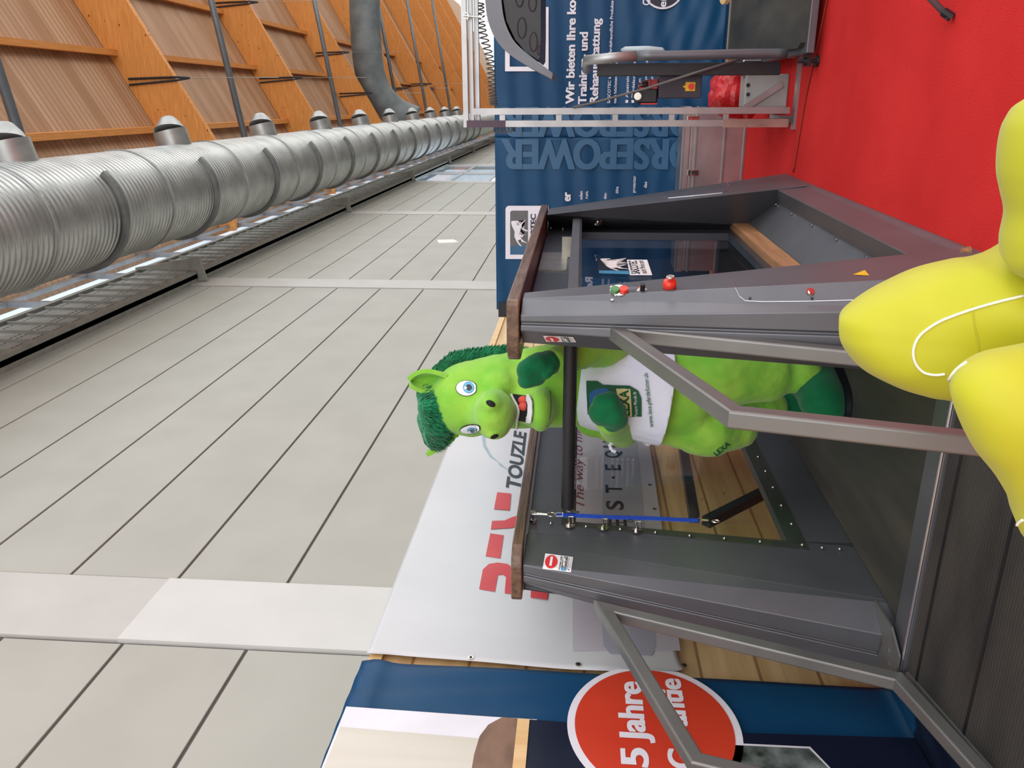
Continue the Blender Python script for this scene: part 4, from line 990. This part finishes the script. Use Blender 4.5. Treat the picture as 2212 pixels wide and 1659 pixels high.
# head and neck
bm = NB()
cap((968, 872, .06), (1010, 868, .08), 62, 76); cap((1010, 862, .08), (1080, 846, .06), 78, 80)
cap((1080, 846, .04), (1170, 840, .02), 80, 82); cap((1170, 840, .02), (1235, 842, 0), 84, 78)
cap((1120, 800, .02), (1200, 790, .0), 44, 48)
cap((1035, 885, .14), (1070, 895, .30), 46, 42)          # bridge of the muzzle
ellipsoid(bm, fp_(1068, 895, .34), (.13, R_(50), R_(40)), seg=32, rings=18)
ellipsoid(bm, fp_(1062, 868, .38), (.09, R_(20), R_(24)), seg=20, rings=12); ellipsoid(bm, fp_(1068, 925, .38), (.09, R_(20), R_(22)), seg=20, rings=12)
cap((1120, 860, .12), (1160, 880, .22), 46, 42)           # lower jaw
ellipsoid(bm, fp_(1168, 884, .27), (.12, R_(44), R_(28)), seg=32, rings=18)
ellipsoid(bm, fp_(1078, 828, .14), (.12, R_(36), R_(44)), seg=24, rings=14)
ellipsoid(bm, fp_(990, 838, .13), (.08, R_(28), R_(34)), seg=24, rings=14)
me = remesh(bm, .012, 5, noise=.010, nscale=.1)
head = obj('head', me, M_plush, person)
CH = Caster(head)
def ell(cx_, cy_, a, b, rot=0, n=28):
    r = math.radians(rot); return [(cx_+a*math.cos(t)*math.cos(r)-b*math.sin(t)*math.sin(r), cy_+a*math.cos(t)*math.sin(r)+b*math.sin(t)*math.cos(r)) for t in [i*2*PI/n for i in range(n)]]
def eyepts(cx_, cy_, a, b, cut, rot=0):
    out = []
    for x, y in ell(0, 0, a, b, 0, 36):
        x = min(x, cut*a); r = math.radians(rot); out.append((cx_+x*math.cos(r)-y*math.sin(r), cy_+x*math.sin(r)+y*math.cos(r)))
    return out
for (ex, ey, a, b, ix, iy, ia, ib, rt) in ((1008, 839, 22, 15.5, 1013, 838, 12, 12, 0), (1017, 926, 22, 8.5, 1021, 927, 12, 5.5, -6)):
    e0 = dec('eye', eyepts(ex, ey, a+1.6, b+1.6, .92, rt), M_blk, head, CH, .004)
    dec('eye_white', eyepts(ex, ey, a, b, .92, rt), M_eyew, head, CH, .0065)
    dec('iris', ell(ix, iy, ia, ib), M_iris, head, CH, .009)
    dec('iris_rim', ell(ix, iy, ia*.82, ib*.82), mat('eye_iris_light', rgb(98, 176, 214), None, 20, .3), head, CH, .0105)
    dec('pupil', ell(ix+1, iy, ia*.55, ib*.55), M_blk, head, CH, .012)
    dec('glint', ell(ix-6, iy+1, 3.2, 2.8*ib/12), M_eyew, head, CH, .0135)
for cx_, cy_, a, b, rt in ((1060, 872, 10, 6, 25), (1068, 942, 8.5, 4, -20)): dec('nostril', ell(cx_, cy_, a, b, rt), M_mouth, head, CH, .004)
# mouth: dark cavity, tongue and two tooth strips
mo = dec('mouth', edges_([(1108, 851), (1124, 854), (1141, 856), (1152, 862), (1154, 880), (1152, 908), (1140, 911), (1120, 907), (1116, 890), (1114, 872)]), M_mouth, head, CH, .006)
b_ = NB(); c = CH.hit((1131, 871), .008); ellipsoid(b_, CH.hit((1132, 865), .004), (.02, R_(9), R_(11))); ellipsoid(b_, CH.hit((1133, 878), .004), (.02, R_(9), R_(11))); obj('tongue', b_, M_tong, head, smooth=True)
def strip(name, pts, r):
    P = [CH.hit(p, .012) for p in pts]; P = [p for p in P if p]; b_ = NB(); tube(b_, spline(P, 4), r, 8); return obj(name, b_, M_tooth, head, smooth=True)
strip('upper_teeth', [(1102, 851), (1110, 866), (1116, 885), (1118, 905), (1116, 921)], .0065)
b_ = NB(); decal(b_, CH, edges_([(1141, 857), (1148, 855), (1154, 870), (1154, 895), (1151, 911), (1140, 911), (1146, 895), (1146, 872)]), .010); o = obj('lower_teeth', b_, M_tooth, head); o.modifiers.new('s', 'SOLIDIFY').thickness = .008
# chin seam
P = [CH.hit(p, .0) for p in ((1188, 845), (1190, 870), (1188, 900), (1182, 922))]; b_ = NB(); tube(b_, spline([p for p in P if p], 5), .003, 6); obj('chin_seam', b_, M_logog, head)
# ears: folded cups
def ear(base, tip, w, depth, side, name='ear'):
    A, B = fp_(*base), fp_(*tip); ax = B-A; sd_ = (Vector(side)).normalized(); nrm = ax.cross(sd_).normalized()
    if nrm.x > 0: nrm = -nrm
    bm = NB(); NUU, NV = 14, 12; g = []
    for i in range(NUU+1):
        t = i/NUU; wd = w*(math.sin(PI*min(1, t*.82+.14))**.75)*(1-.05*t); row = []
        for j in range(NV+1):
            s = -1+2*j/NV; row.append(bm.verts.new(A+ax*t+sd_*(wd*s*(1-.25*abs(s)*(1-t)))+nrm*(depth*(s*s)*(1-t*.55)-depth*.4)))
        g.append(row)
    for i in range(NUU):
        for j in range(NV): bm.faces.new((g[i][j], g[i+1][j], g[i+1][j+1], g[i][j+1]))
    o = obj(name, bm, M_plush, head, smooth=True); s = o.modifiers.new('s', 'SOLIDIFY'); s.thickness = .022; s.offset = 0
    b = o.modifiers.new('b', 'BEVEL'); b.width = .008; b.segments = 3; b.limit_method = 'ANGLE'; s2 = o.modifiers.new('ss', 'SUBSURF'); s2.levels = 1; s2.render_levels = 1
ear((968, 818, .10), (884, 826, .14), .074, .115, (0, -1, .25))
ear((985, 940, .07), (924, 980, .07), .048, .05, (0, -.7, -.7))
# mane: fur blobs covered with tufts
def fur(name, caps, dirfn, n, ln, seed=1):
    rnd = random.Random(seed); bm = NB()
    for a, b, ra, rb in caps: capsule(bm, fp_(*a), fp_(*b), R_(ra), R_(rb), 8)
    me = remesh(bm, .016, 3); bt = NB(); bt.from_mesh(me)
    fs = list(bt.faces); bt.faces.ensure_lookup_table(); out = NB(); out.from_mesh(me)
    for f in out.faces: f.smooth = True
    for k in range(n):
        f = fs[rnd.randrange(len(fs))]; c = f.calc_center_median(); nn_ = f.normal
        d = (nn_*.55+dirfn(c, rnd)).normalized(); L_ = ln*rnd.uniform(.6, 1.3); sd_ = nn_.cross(d)
        if sd_.length < .05: continue
        sd_.normalize(); w_ = ln*.14; c = c-nn_*.006
        a1 = out.verts.new(c+sd_*w_); a2 = out.verts.new(c-sd_*w_); a3 = out.verts.new(c+nn_*w_); mdd = c+d*L_*.6; m1 = out.verts.new(mdd+sd_*w_*.6); m2 = out.verts.new(mdd-sd_*w_*.6); tp = out.verts.new(c+d*L_+Vector((0, 0, -.3*L_)))
        for q in ((a1, a2, m2, m1), (m1, m2, tp), (a2, a3, m2), (a3, a1, m1), (a3, m1, tp), (a3, tp, m2)): out.faces.new(q)
    bt.free(); bpy.data.meshes.remove(me); return obj(name, out, M_fur, head)
def down(c, r): return Vector((r.uniform(-.35, .1), r.uniform(-.45, .45), -.9+r.uniform(-.3, .3)))
fur('forelock', [((915, 852, .10), (930, 880, .15), 17, 26), ((930, 880, .15), (938, 915, .14), 28, 28), ((938, 915, .14), (935, 948, .12), 26, 18), ((918, 850, .06), (925, 870, .04), 18, 22), ((925, 905, .06), (930, 945, .06), 26, 18)], down, 6500, .046, 3)
fur('mane', [((942, 812, -.02), (980, 790, -.03), 12, 19), ((980, 790, -.03), (1040, 778, -.03), 20, 17), ((1040, 778, -.03), (1095, 768, -.04), 17, 13), ((1095, 768, -.04), (1125, 764, -.05), 13, 8)], lambda c, r: Vector((r.uniform(-.2, .2), -.5+r.uniform(-.4, .2), -.5+r.uniform(-.3, .6))), 5000, .038, 4)
# mitten hands with hoof-like fingers
bm = NB()
def cp2(a, b, ra, rb, n=8): capsule(bm, fp_(*a), fp_(*b), R_(ra), R_(rb), n)
cp2((1187, 783, .36), (1165, 795, .39), 24, 25); cp2((1165, 790, .39), (1140, 800, .41), 26, 22); cp2((1158, 812, .40), (1136, 822, .42), 20, 16); cp2((1150, 784, .40), (1136, 798, .42), 16, 15)
cp2((1185, 772, .38), (1190, 800, .42), 11, 10); cp2((1190, 800, .42), (1180, 812, .44), 10, 8)
me = remesh(bm, .010, 2, noise=.006, nscale=.06); obj('hand', me, M_plushd, person)
bm = NB(); cp2((1322, 893, .42), (1300, 890, .42), 28, 26); cp2((1318, 868, .44), (1296, 868, .44), 20, 15); cp2((1335, 905, .42), (1322, 912, .40), 20, 20); cp2((1338, 885, .42), (1316, 878, .45), 14, 16); cp2((1298, 905, .42), (1302, 890, .44), 14, 15)
me = remesh(bm, .010, 2, noise=.006, nscale=.06); obj('hand', me, M_plushd, person)
# hoof boots
def boot(pts, z0, name='boot'):
    bm = NB()
    for a, b, ra, rb in pts: capsule(bm, a, b, ra, rb, 8)
    me = remesh(bm, .012, 4); b_ = NB(); b_.from_mesh(me); bpy.data.meshes.remove(me)
    for v in b_.verts:
        if v.co.z < z0: v.co.z = z0
    for f in b_.faces: f.smooth = True
    o = obj(name, b_, M_plushd, person); return o
ZB = .204
h1 = Vector((3.99, 1.30, .31)); t1 = Vector((3.81, 1.375, .30))
boot([(h1, t1, .11, .115), (h1+Vector((0, .0, .06)), t1+Vector((.06, -.01, .02)), .10, .085), (t1, t1+Vector((-.03, .02, -.01)), .11, .10)], ZB+.02)
h2 = Vector((4.40, 1.56, .31)); t2 = Vector((4.27, 1.59, .30))
boot([(h2, t2, .11, .115), (t2, t2+Vector((-.03, .01, -.01)), .115, .10)], ZB+.02)
for (h_, t_, r) in ((h1, t1, .112), (h2, t2, .112)):
    bm = NB(); dv = (t_-h_); dv.z = 0; dv.normalize(); sd_ = Vector((-dv.y, dv.x, 0)); P = []
    L_ = (t_-h_).length+.02
    for i in range(40):
        a_ = i*2*PI/40; cxx = math.cos(a_); syy = math.sin(a_)
        P.append(Vector((h_.x, h_.y, ZB))+dv*((L_ if cxx > 0 else 0)+cxx*r*.98)+sd_*syy*r*.98)
    prism(bm, P, (0, 0, .022)); obj('sole', bm, M_blackp, person)
# cuff seam and white ribbon
bm = NB(); P = [fp_(*p) for p in ((1335, 952, .20), (1318, 960, .24), (1322, 972, .24), (1330, 976, .24))]; tube(bm, spline(P, 5), [.006+.005*math.sin(i*1.3)**2 for i in range(16)], 6); obj('white_ribbon', bm, M_cloth, person)
CB = Caster(body)
bm = NB(); decal_text(bm, CB, 'LEXA', (1548, 984), (1576, 960), 11, .006, .02); obj('leg_print', bm, M_logog, body)

# ================================================================ YELLOW BEAN BAG IN THE FOREGROUND
bg_ = thing('bean_bag', 'big bright yellow bean bag chair with white piping in the foreground', 'bean bag', (1.45, .45, 0))
def pillow(pts, X, centre, tf, tb, rings=14, lean=0.0, wr=.006, tilt=0):
    """closed outline in the plane X, swollen to both sides"""
    B = [Vector(p) for p in spline(pts, 5, True)]; c = Vector(centre); bm = NB(); n = len(B)
    def shp(t): return (1-t**2.6)**.5 if t < 1 else 0
    sides = []
    rim = [bm.verts.new(p+Vector((lean*(p.z-c.z)+tilt*(p.y-c.y), 0, 0))) for p in B]
    for sgn, th in ((-1, tf), (1, tb)):
        prev = rim
        for k in range(rings-1, 0, -1):
            t = (k/rings)**.8; row = []
            for i, p in enumerate(B):
                q = c.lerp(p, t); w = wr*math.sin(q.y*34+q.z*21)*math.sin(q.z*17-q.y*9)
                row.append(bm.verts.new(q+Vector((sgn*(th*shp(t)+w*shp(t))+lean*(q.z-c.z)+tilt*(q.y-c.y), 0, 0))))
            for i in range(n): bm.faces.new((prev[i], prev[(i+1) % n], row[(i+1) % n], row[i]))
            prev = row
        cv = bm.verts.new(c+Vector((sgn*th, 0, 0)))
        for i in range(n): bm.faces.new((prev[i], prev[(i+1) % n], cv))
    for v in bm.verts: v.co.z = max(v.co.z, .003)
    bmesh.ops.recalc_face_normals(bm, faces=bm.faces); return bm
XP = 1.62
def bp_(x, y, X=XP): return at((x, y), 0, X)
back = [(1824, 726), (1832, 695), (1880, 655), (1940, 622), (2010, 588), (2085, 568), (2160, 552), (2330, 470), (2700, 440), (2960, 600), (2960, 900), (2500, 960), (2200, 900), (2045, 866), (1985, 858), (1930, 838), (1872, 806), (1834, 762)]
o = obj('backrest_cushion', pillow([bp_(*p) for p in back], XP, bp_(2250, 720), .13, .20, lean=.10, wr=.010), M_yel, bg_, smooth=True); bk = o
# near left cushion
XQ = 1.34
near = [(2042, 838), (2062, 796), (2110, 768), (2180, 752), (2300, 735), (2700, 700), (3150, 760), (3200, 1100), (2800, 1250), (2400, 1230), (2236, 1168), (2196, 1142), (2178, 1085), (2140, 1018), (2092, 958), (2058, 894)]
o = obj('seat_cushion', pillow([bp_(*p, XQ) for p in near], XQ, bp_(2560, 980, XQ), .12, .17, lean=-.06, wr=.009), M_yel, bg_, smooth=True); sc_ = o
XRr = 1.50
rt = [(2172, 540), (2182, 470), (2172, 420), (2164, 370), (2170, 300), (2186, 250), (2230, 205), (2400, 130), (2900, 60), (3050, 300), (3000, 560), (2600, 640), (2300, 620), (2190, 590)]
o = obj('side_cushion', pillow([bp_(*p, XRr) for p in rt], XRr, bp_(2560, 380, XRr), .16, .16), M_yel, bg_, smooth=True); sd2 = o
CBG = Caster(bk); CBN = Caster(sc_); CBR = Caster(sd2)
def piping(cast, pts, name='piping', r=.0027, par=bk, k=6):
    P = [cast.hit((p.x, p.y), .002) for p in spline([Vector((x, y, 0)) for x, y in pts], k)]; P = [p for p in P if p]
    b_ = NB(); tube(b_, P, r, 8); obj(name, b_, M_pip if name == 'piping' else M_yel, par, smooth=True)
piping(CBG, [(2211, 640), (2160, 652), (2090, 672), (2030, 695), (1990, 722), (1974, 752), (1977, 782), (1995, 803), (2020, 809), (2042, 807)])
piping(CBN, [(2044, 842), (2052, 822), (2068, 800), (2090, 784)], par=sc_)
piping(CBN, [(2211, 1122), (2201, 1130), (2197, 1142), (2203, 1152), (2211, 1160)], par=sc_, r=.0027)
piping(CBR, [(2212, 258), (2190, 300), (2183, 350), (2184, 400)], par=sd2, r=.0035) if False else None
piping(CBG, [(2100, 662), (2104, 700), (2112, 740), (2112, 780), (2108, 800)], name='seam', r=.001)

# ================================================================ ALUMINIUM HANGING FRAME, HOOD, PLATFORM
XG = 6.15
def gp(x, y, X=XG): return at((x, y), 0, X)
fr = thing('hanging_frame', 'tall bare aluminium gallows frame with ladder-like upright beside the small platform', 'frame', (XG, 0, 0))
def bar_(bm, a, b, w, t, X=XG): # rectangular bar between two pixel points, width w in the picture plane, depth t
    A, B = gp(*a, X), gp(*b, X); d = (B-A).normalized(); n_ = Vector((1, 0, 0)); s_ = d.cross(n_).normalized()*w/2
    prism(bm, [A-s_, A+s_, B+s_, B-s_], (t, 0, 0))
bm = NB(); A = gp(1030, 241); box(bm, XG, XG+.045, A.y-.022, A.y+.022, .045, gp(1020, 241).z); obj('upright', bm, M_alu, fr)
bm = NB(); A = gp(1092, 267.5); box(bm, XG, XG+.045, A.y-.022, A.y+.022, .045, gp(1092, 267).z); obj('upright', bm, M_alu, fr)
bm = NB(); box(bm, XG-.002, XG+.047, A.y-.024, A.y+.024, gp(1092, 267).z, gp(1008, 267).z); obj('upright_head', bm, mat('aluminium_dark_end', rgb(70, 56, 66), None, 5, .4, .6), fr)
bm = NB(); box(bm, XG-.006, XG+.051, A.y-.028, A.y+.028, .05, gp(1560, 267).z); obj('upright_sleeve', bm, M_stain, fr)
ya, yb = gp(1200, 248).y, gp(1200, 262).y
for x in (1085, 1207, 1329, 1451, 1568):
    bm = NB(); z = gp(x, 255).z; box(bm, XG+.004, XG+.04, ya, yb, z-.02, z+.02); obj('rung', bm, M_alu, fr)
zt_ = gp(1003, 150).z
for i, (z0, z1) in enumerate(((gp(1009.5, 150).z, gp(998.5, 150).z), (gp(1020, 150).z, gp(1011, 150).z), (gp(1031, 150).z, gp(1021.5, 150).z))):
    bm = NB(); box(bm, XG+.0+.05*i, XG+.045+.05*i, -1.9, (A.y+.024) if i == 0 else gp(1000, 262).y, z0, z1); obj('top_tube', bm, M_alu, fr)
bm = NB(); box(bm, 6.12, 6.18, -1.9, .19, 0.0, .02); obj('foot_bar', bm, M_alu, fr)
bm = NB(); box(bm, 6.84, 6.9, -1.9, .15, 0.0, .02); obj('foot_bar', bm, M_alu, fr)
bm = NB(); box(bm, 6.18, 6.84, .10, .145, 0.0, .02); obj('foot_bar', bm, M_alu, fr)
bm = NB(); tube(bm, [gp(1610, 232, 6.45), Vector((6.45, -.12, .05))], .022, square=True); tube(bm, [Vector((6.2, .14, .22)), Vector((6.55, .14, .04))], .018, square=True); obj('brace', bm, M_alu, fr)
bm = NB(); A = gp(1620, 119); B = gp(1722, 116); box(bm, XG, XG+.045, A.y-.02, A.y+.02, .045, A.z); obj('short_post', bm, M_alu, fr)
# spiral cable
bm = NB(); P = []; A, B, D_ = gp(1036, 5, 6.4), gp(1058, 130, 6.4), gp(1066, 228, 6.4); Q = spline([A, gp(1040, 60, 6.4), B, gp(1062, 190, 6.4), D_], 8); 
tot = len(Q)-1; N_ = 620
for i in range(N_+1):
    t = i/N_*tot; k = min(int(t), tot-1); p = Q[k].lerp(Q[k+1], t-k); a_ = i/N_*25*2*PI; P.append(p+Vector((.03*math.cos(a_), 0, .03*math.sin(a_))))
tube(bm, P, .005, 5); settag(obj('spiral_cable', bm, M_gcable, smooth=True), 'coiled grey spiral cable hanging along the aluminium frame beside the dark hood', 'cable')
bm = NB(); P = []; A, B = gp(1072, 279, 6.25), gp(1102, 279, 6.25)
for i in range(121): a_ = i/120*4*2*PI; P.append(A.lerp(B, i/120)+Vector((.0, .022*math.cos(a_), .022*math.sin(a_))))
P += [gp(1110, 276, 6.25), gp(1120, 270, 6.25)]
tube(bm, P, .006, 6); settag(obj('spiral_cable', bm, M_gcable, smooth=True), 'short loose end of coiled cable beside the foot of the dark upright head', 'cable')
bm = NB(); tube(bm, [gp(1238, 232, 6.12), gp(1290, 220, 6.12), gp(1400, 190, 6.12), gp(1500, 158, 6.12), gp(1598, 128, 6.12)], .009, 8)
settag(obj('support_cable', bm, M_gcable, smooth=True), 'grey cable slanting from the aluminium upright down to the platform motor', 'cable')
# solarium hood
hd = thing('solarium_hood', 'dark arched solarium hood with round lamps hanging under the aluminium frame', 'hood', (5.9, -.7, 1.7))
XH = 5.75
O_ = [(1042, -120), (1043, -60), (1048, 0), (1053, 40), (1068, 80), (1094, 112), (1135, 140), (1192, 171)]
I_ = [(1078, -120), (1080, -60), (1083, 0), (1090, 45), (1108, 85), (1134, 112), (1160, 132), (1194, 158)]
Oc = spline([gp(x, y, XH) for x, y in O_], 5); Ic = spline([gp(x, y, XH) for x, y in I_], 5)
bm = NB(); n = len(Oc); v = []
for X_ in (XH, XH+.9):
    v.append([bm.verts.new((X_, p.y, p.z)) for p in Oc]); v.append([bm.verts.new((X_, p.y, p.z)) for p in Ic])
for i in range(n-1):
    bm.faces.new((v[0][i], v[0][i+1], v[1][i+1], v[1][i])); bm.faces.new((v[2][i+1], v[2][i], v[3][i], v[3][i+1]))
    bm.faces.new((v[0][i+1], v[0][i], v[2][i], v[2][i+1])); bm.faces.new((v[1][i], v[1][i+1], v[3][i+1], v[3][i]))
for i in (0, n-1): bm.faces.new((v[0][i], v[1][i], v[3][i], v[2][i]) if i else (v[1][i], v[0][i], v[2][i], v[3][i]))
bmesh.ops.recalc_face_normals(bm, faces=bm.faces)
hs = obj('hood_shell', bm, M_anth, hd); autosmooth(hs, 50)
bm = NB(); LPp = [(1086, -120), (1087, 0), (1094, 45), (1113, 86), (1138, 113), (1162, 130), (1167, 122), (1168, 60), (1168, -120)]
prism(bm, [gp(x, y, XH+.04) for x, y in LPp], (.8, 0, 0)); lpn = obj('lamp_panel', bm, M_blackp, hd)
for (x, y, ra, rb) in ((1127, 60, 9, 22), (1152, 90, 8, 20), (1164, 108, 3, 10), (1122, -6, 8, 20), (1150, 6, 8, 18)):
    b_ = NB(); c = gp(x, y, XH+.038); n_ = 30
    P = [c+Vector((-.004, (gp(x, y+rb, XH+.038).y-c.y)*math.sin(t), (gp(x-ra, y, XH+.038).z-c.z)*math.cos(t))) for t in [i*2*PI/n_ for i in range(n_)]]
    tube(b_, P, .005, 6, closed=True); prism(b_, P, (.003, 0, 0), mi=1); obj('lamp', b_, [M_box, M_blk], lpn)
bm = NB(); c0 = gp(1000, 34, XG); c1 = gp(1040, 38, XG); tube(bm, [c0, c1], .006, 8); tube(bm, [c0+Vector((0, .02*math.cos(t), .02*math.sin(t)-.02)) for t in [i*PI/8 for i in range(16)]], .004, 6, closed=True); tube(bm, [c1+Vector((0, .02*math.cos(t), .03*math.sin(t)-.03)) for t in [i*PI/8 for i in range(16)]], .006, 6, closed=True); obj('hook', bm, M_chrome, hd)
# small platform machine
pm = thing('vibration_platform', 'low dark vibration platform with a rubber mat and grey round handrail post', 'platform', (6.4, -.8, 0))
n1 = at((1728, 103), 2, .13); f1 = at((1572, 103), 2, .13)
bm = NB(); prism(bm, [(n1.x, -1.7, .10), (n1.x, n1.y-.03, .10), (n1.x+.06, n1.y, .10), (f1.x, n1.y-.06, .10), (f1.x, -1.7, .10)], (0, 0, .03)); obj('rubber_mat', bm, M_belt, pm)
bm = NB(); box(bm, n1.x-.05, f1.x, -1.75, n1.y+.035, .05, .10, .006); obj('platform_frame', bm, M_anth, pm)
c = at((1768, 132), 2, .0); bm = NB(); tube(bm, [(c.x, c.y, .0), (c.x, c.y, .02)], .035, 20); tube(bm, [(c.x, c.y, .02), (c.x, c.y, .13)], .012, 12); tube(bm, [(c.x, c.y, .075), (c.x, c.y, .095)], .024, 6); box(bm, c.x-.02, c.x+.05, c.y-.08, c.y+.03, .05, .075); obj('levelling_foot', bm, [M_blackp], pm)
XT = 6.0
A = at((1266, 126), 0, XT); bm = NB()
tube(bm, spline([at(p, 0, XT) for p in ((1700, 116), (1620, 116), (1500, 119), (1372, 121))], 3), .032, 20); obj('handrail_post', bm, M_anth, pm, smooth=True)
bm = NB(); tube(bm, [at(p, 0, XT) for p in ((1374, 121), (1320, 125), (1268, 130))]+[at((1268, 130), 0, XT)+Vector((.25, .05, 0))], .034, 20); obj('handrail_bend', bm, M_galv, pm, smooth=True)
bm = NB(); a_ = at((1290, 152), 0, XT+.2); b_2 = at((1590, 152), 0, XT+.2); box(bm, XT+.18, XT+.24, a_.y-.045, a_.y+.04, .13, a_.z, .004); obj('control_column', bm, M_blackp, pm)
a_ = at((1425, 148), 0, XT+.25); b_2 = at((1514, 212), 0, XT+.25); bm = NB(); box(bm, XT+.25, XT+.45, a_.y, b_2.y, b_2.z, a_.z, .006); cbx = obj('switch_cabinet', bm, M_box, pm)
c = at((1491, 187), 0, XT+.248); bm = NB(); box(bm, c.x-.003, c.x, c.y-.03, c.y+.03, c.z-.035, c.z+.035); sw = obj('switch_plate', bm, M_yl, cbx)
bm = NB(); tube(bm, [c+Vector((-.003, 0, -.005)), c+Vector((-.02, 0, -.005))], .02, 20); obj('main_switch', bm, M_btnr, cbx)
c = at((1479, 187), 0, XT+.245); bm = NB(); prism(bm, [c+Vector((0, .016, -.016)), c+Vector((0, -.016, -.016)), c+Vector((0, 0, .016))], (-.001, 0, 0)); obj('warning_triangle', bm, M_yl, cbx)
c = at((1388, 112), 0, XT+.05); bm = NB(); tube(bm, [at(p, 0, XT+.1) for p in ((1341, 108), (1350, 107), (1400, 107), (1430, 109), (1436, 111))], [.006, .02, .024, .02, .008], 16); obj('gas_spring', bm, mat('frosted_plastic', rgb(170, 186, 190), None, 5, .25), pm, smooth=True)
c = at((1622, 148), 0, 6.5); bm = NB(); ellipsoid(bm, c, (.08, .055, .06)); box(bm, c.x-.05, c.x+.08, c.y-.06, c.y+.05, c.z-.07, c.z+.07, .01, mi=1); obj('motor', bm, [M_chrome, M_blackp], pm); 
# small camera-like devices on the cabinet
c = at((1400, 208), 0, XT+.3)
dv = thing('headlamp_device', 'black and red lamp device with a round silver lens on the grey switch cabinet', 'device', (c.x, c.y, a_.z))
bm = NB(); box(bm, c.x-.03, c.x+.08, c.y-.055, c.y+.05, a_.z+.002, a_.z+.15, .012); obj('housing', bm, M_blackp, dv)
bm = NB(); box(bm, c.x-.032, c.x+.06, c.y-.06, c.y-.052, a_.z+.01, a_.z+.14); obj('red_trim', bm, M_btnr, dv)
bm = NB(); box(bm, c.x-.032, c.x+.06, c.y+.047, c.y+.056, a_.z+.005, a_.z+.12); obj('red_trim', bm, M_btnr, dv)
k = at((1377, 208), 0, XT+.27); bm = NB(); tube(bm, [k, k+Vector((-.02, 0, 0))], .038, 24); tube(bm, [k+Vector((-.02, 0, 0)), k+Vector((-.024, 0, 0))], .026, 24, mi=1); obj('lens', bm, [M_blackp, M_chrome], dv)
c2 = at((1408, 184), 0, XT+.3); bm = NB(); box(bm, c2.x-.02, c2.x+.05, c2.y-.04, c2.y+.035, a_.z+.002, a_.z+.075, .003)
rbx = obj('red_box', bm, bands(mat('red_checked_card', rgb(150, 34, 38), rgb(176, 52, 50), 40, .5), 'Z', 6, rgb(90, 20, 24))); settag(rbx, 'small red checked box under a black jar on the switch cabinet', 'box')
bm = NB(); tube(bm, [(c2.x, c2.y, a_.z+.077), (c2.x, c2.y, a_.z+.085), (c2.x, c2.y, a_.z+.12), (c2.x, c2.y, a_.z+.122)], [.033, .036, .036, .03], 20); tube(bm, [(c2.x, c2.y, a_.z+.122), (c2.x, c2.y, a_.z+.14)], [.02, .024], 16, mi=1); autosmooth(settag(obj('jar', bm, [M_blackp, M_chrome]), 'small black jar with a silver cap standing on the red checked box', 'jar'))
# red bag, grey appliance
bm = NB(); bc = at((1560, 200), 0, 6.95); g0 = bmesh.ops.create_icosphere(bm, subdivisions=4, radius=1, matrix=Matrix.Translation((bc.x, bc.y, .25)) @ Matrix.Diagonal((.17, .2, .24, 1)))
rnd = random.Random(5)
from mathutils import noise as mnoise
for vtx in bm.verts:
    d_ = mnoise.noise(vtx.co*6)*.07+abs(mnoise.noise(vtx.co*14))*.035; vtx.co += (vtx.co-Vector((bc.x, bc.y, .25))).normalized()*d_
    if vtx.co.z < .02: vtx.co.z = .02
settag(obj('plastic_bag', bm, M_bag), 'crumpled red plastic carrier bag on the carpet behind the aluminium frame', 'bag')
ga = thing('floor_appliance', 'pale grey flat appliance with black sockets standing under the aluminium frame', 'appliance', (6.6, -.08, 0))
bm = NB(); a1, a2 = at((1612, 160), 0, 6.45), at((1662, 232), 0, 6.45); box(bm, 6.45, 6.66, a1.y, a2.y, .0, a1.z, .01); obj('housing', bm, M_lgb, ga)
bm = NB()
for px, py in ((1612, 184), (1612, 204)): 
    c = at((px+4, py), 0, 6.449); disc(bm, c, (-1, 0, 0), .014, .004, 14)
obj('socket', bm, M_blackp, ga)
# stand leg at the top right, pale table corner
c = at((2050, 38), 2, .02); tp = at((1940, -60), 0, c.x+.15)
ls = thing('tripod_stand', 'dark tubular tripod stand with a black rubber foot on the red carpet', 'stand', (c.x, c.y-.35, 0))
bm = NB(); hub = Vector((c.x+.25, c.y-.62, .62)); tube(bm, [c, hub], .013, 12); l1 = obj('leg', bm, M_rod, ls, smooth=True)
bm = NB(); tube(bm, [c+Vector((0, 0, -.011)), c+(hub-c).normalized()*.035], .018, 14); obj('rubber_foot', bm, M_blackp, l1)
for dx, dy in ((.6, -.55), (-.05, -1.15)):
    e = Vector((c.x+dx, c.y+dy, .02)); bm = NB(); tube(bm, [e, hub], .013, 12); l1 = obj('leg', bm, M_rod, ls, smooth=True); bm = NB(); tube(bm, [e+Vector((0, 0, -.011)), e+(hub-e).normalized()*.035], .018, 14); obj('rubber_foot', bm, M_blackp, l1)
bm = NB(); tube(bm, [hub-Vector((0, 0, .1)), hub+Vector((0, 0, .9))], .015, 12); obj('pole', bm, M_rod, ls, smooth=True)
tb = at((1570, 9), 0, 5.2); sb = thing('side_table', 'pale round beech side table at the edge of the picture by the platform', 'table', (5.2, tb.y-.33, 0))
bm = NB(); tube(bm, [(5.2, tb.y-.33, tb.z-.005), (5.2, tb.y-.33, tb.z+.02)], .33, 48); obj('tabletop', bm, M_pale, sb)
bm = NB(); tube(bm, [(5.2, tb.y-.45, .02), (5.2, tb.y-.45, tb.z-.005)], .03, 16); tube(bm, [(5.2, tb.y-.45, .0), (5.2, tb.y-.45, .02)], .22, 32); obj('pedestal', bm, M_rod, sb)
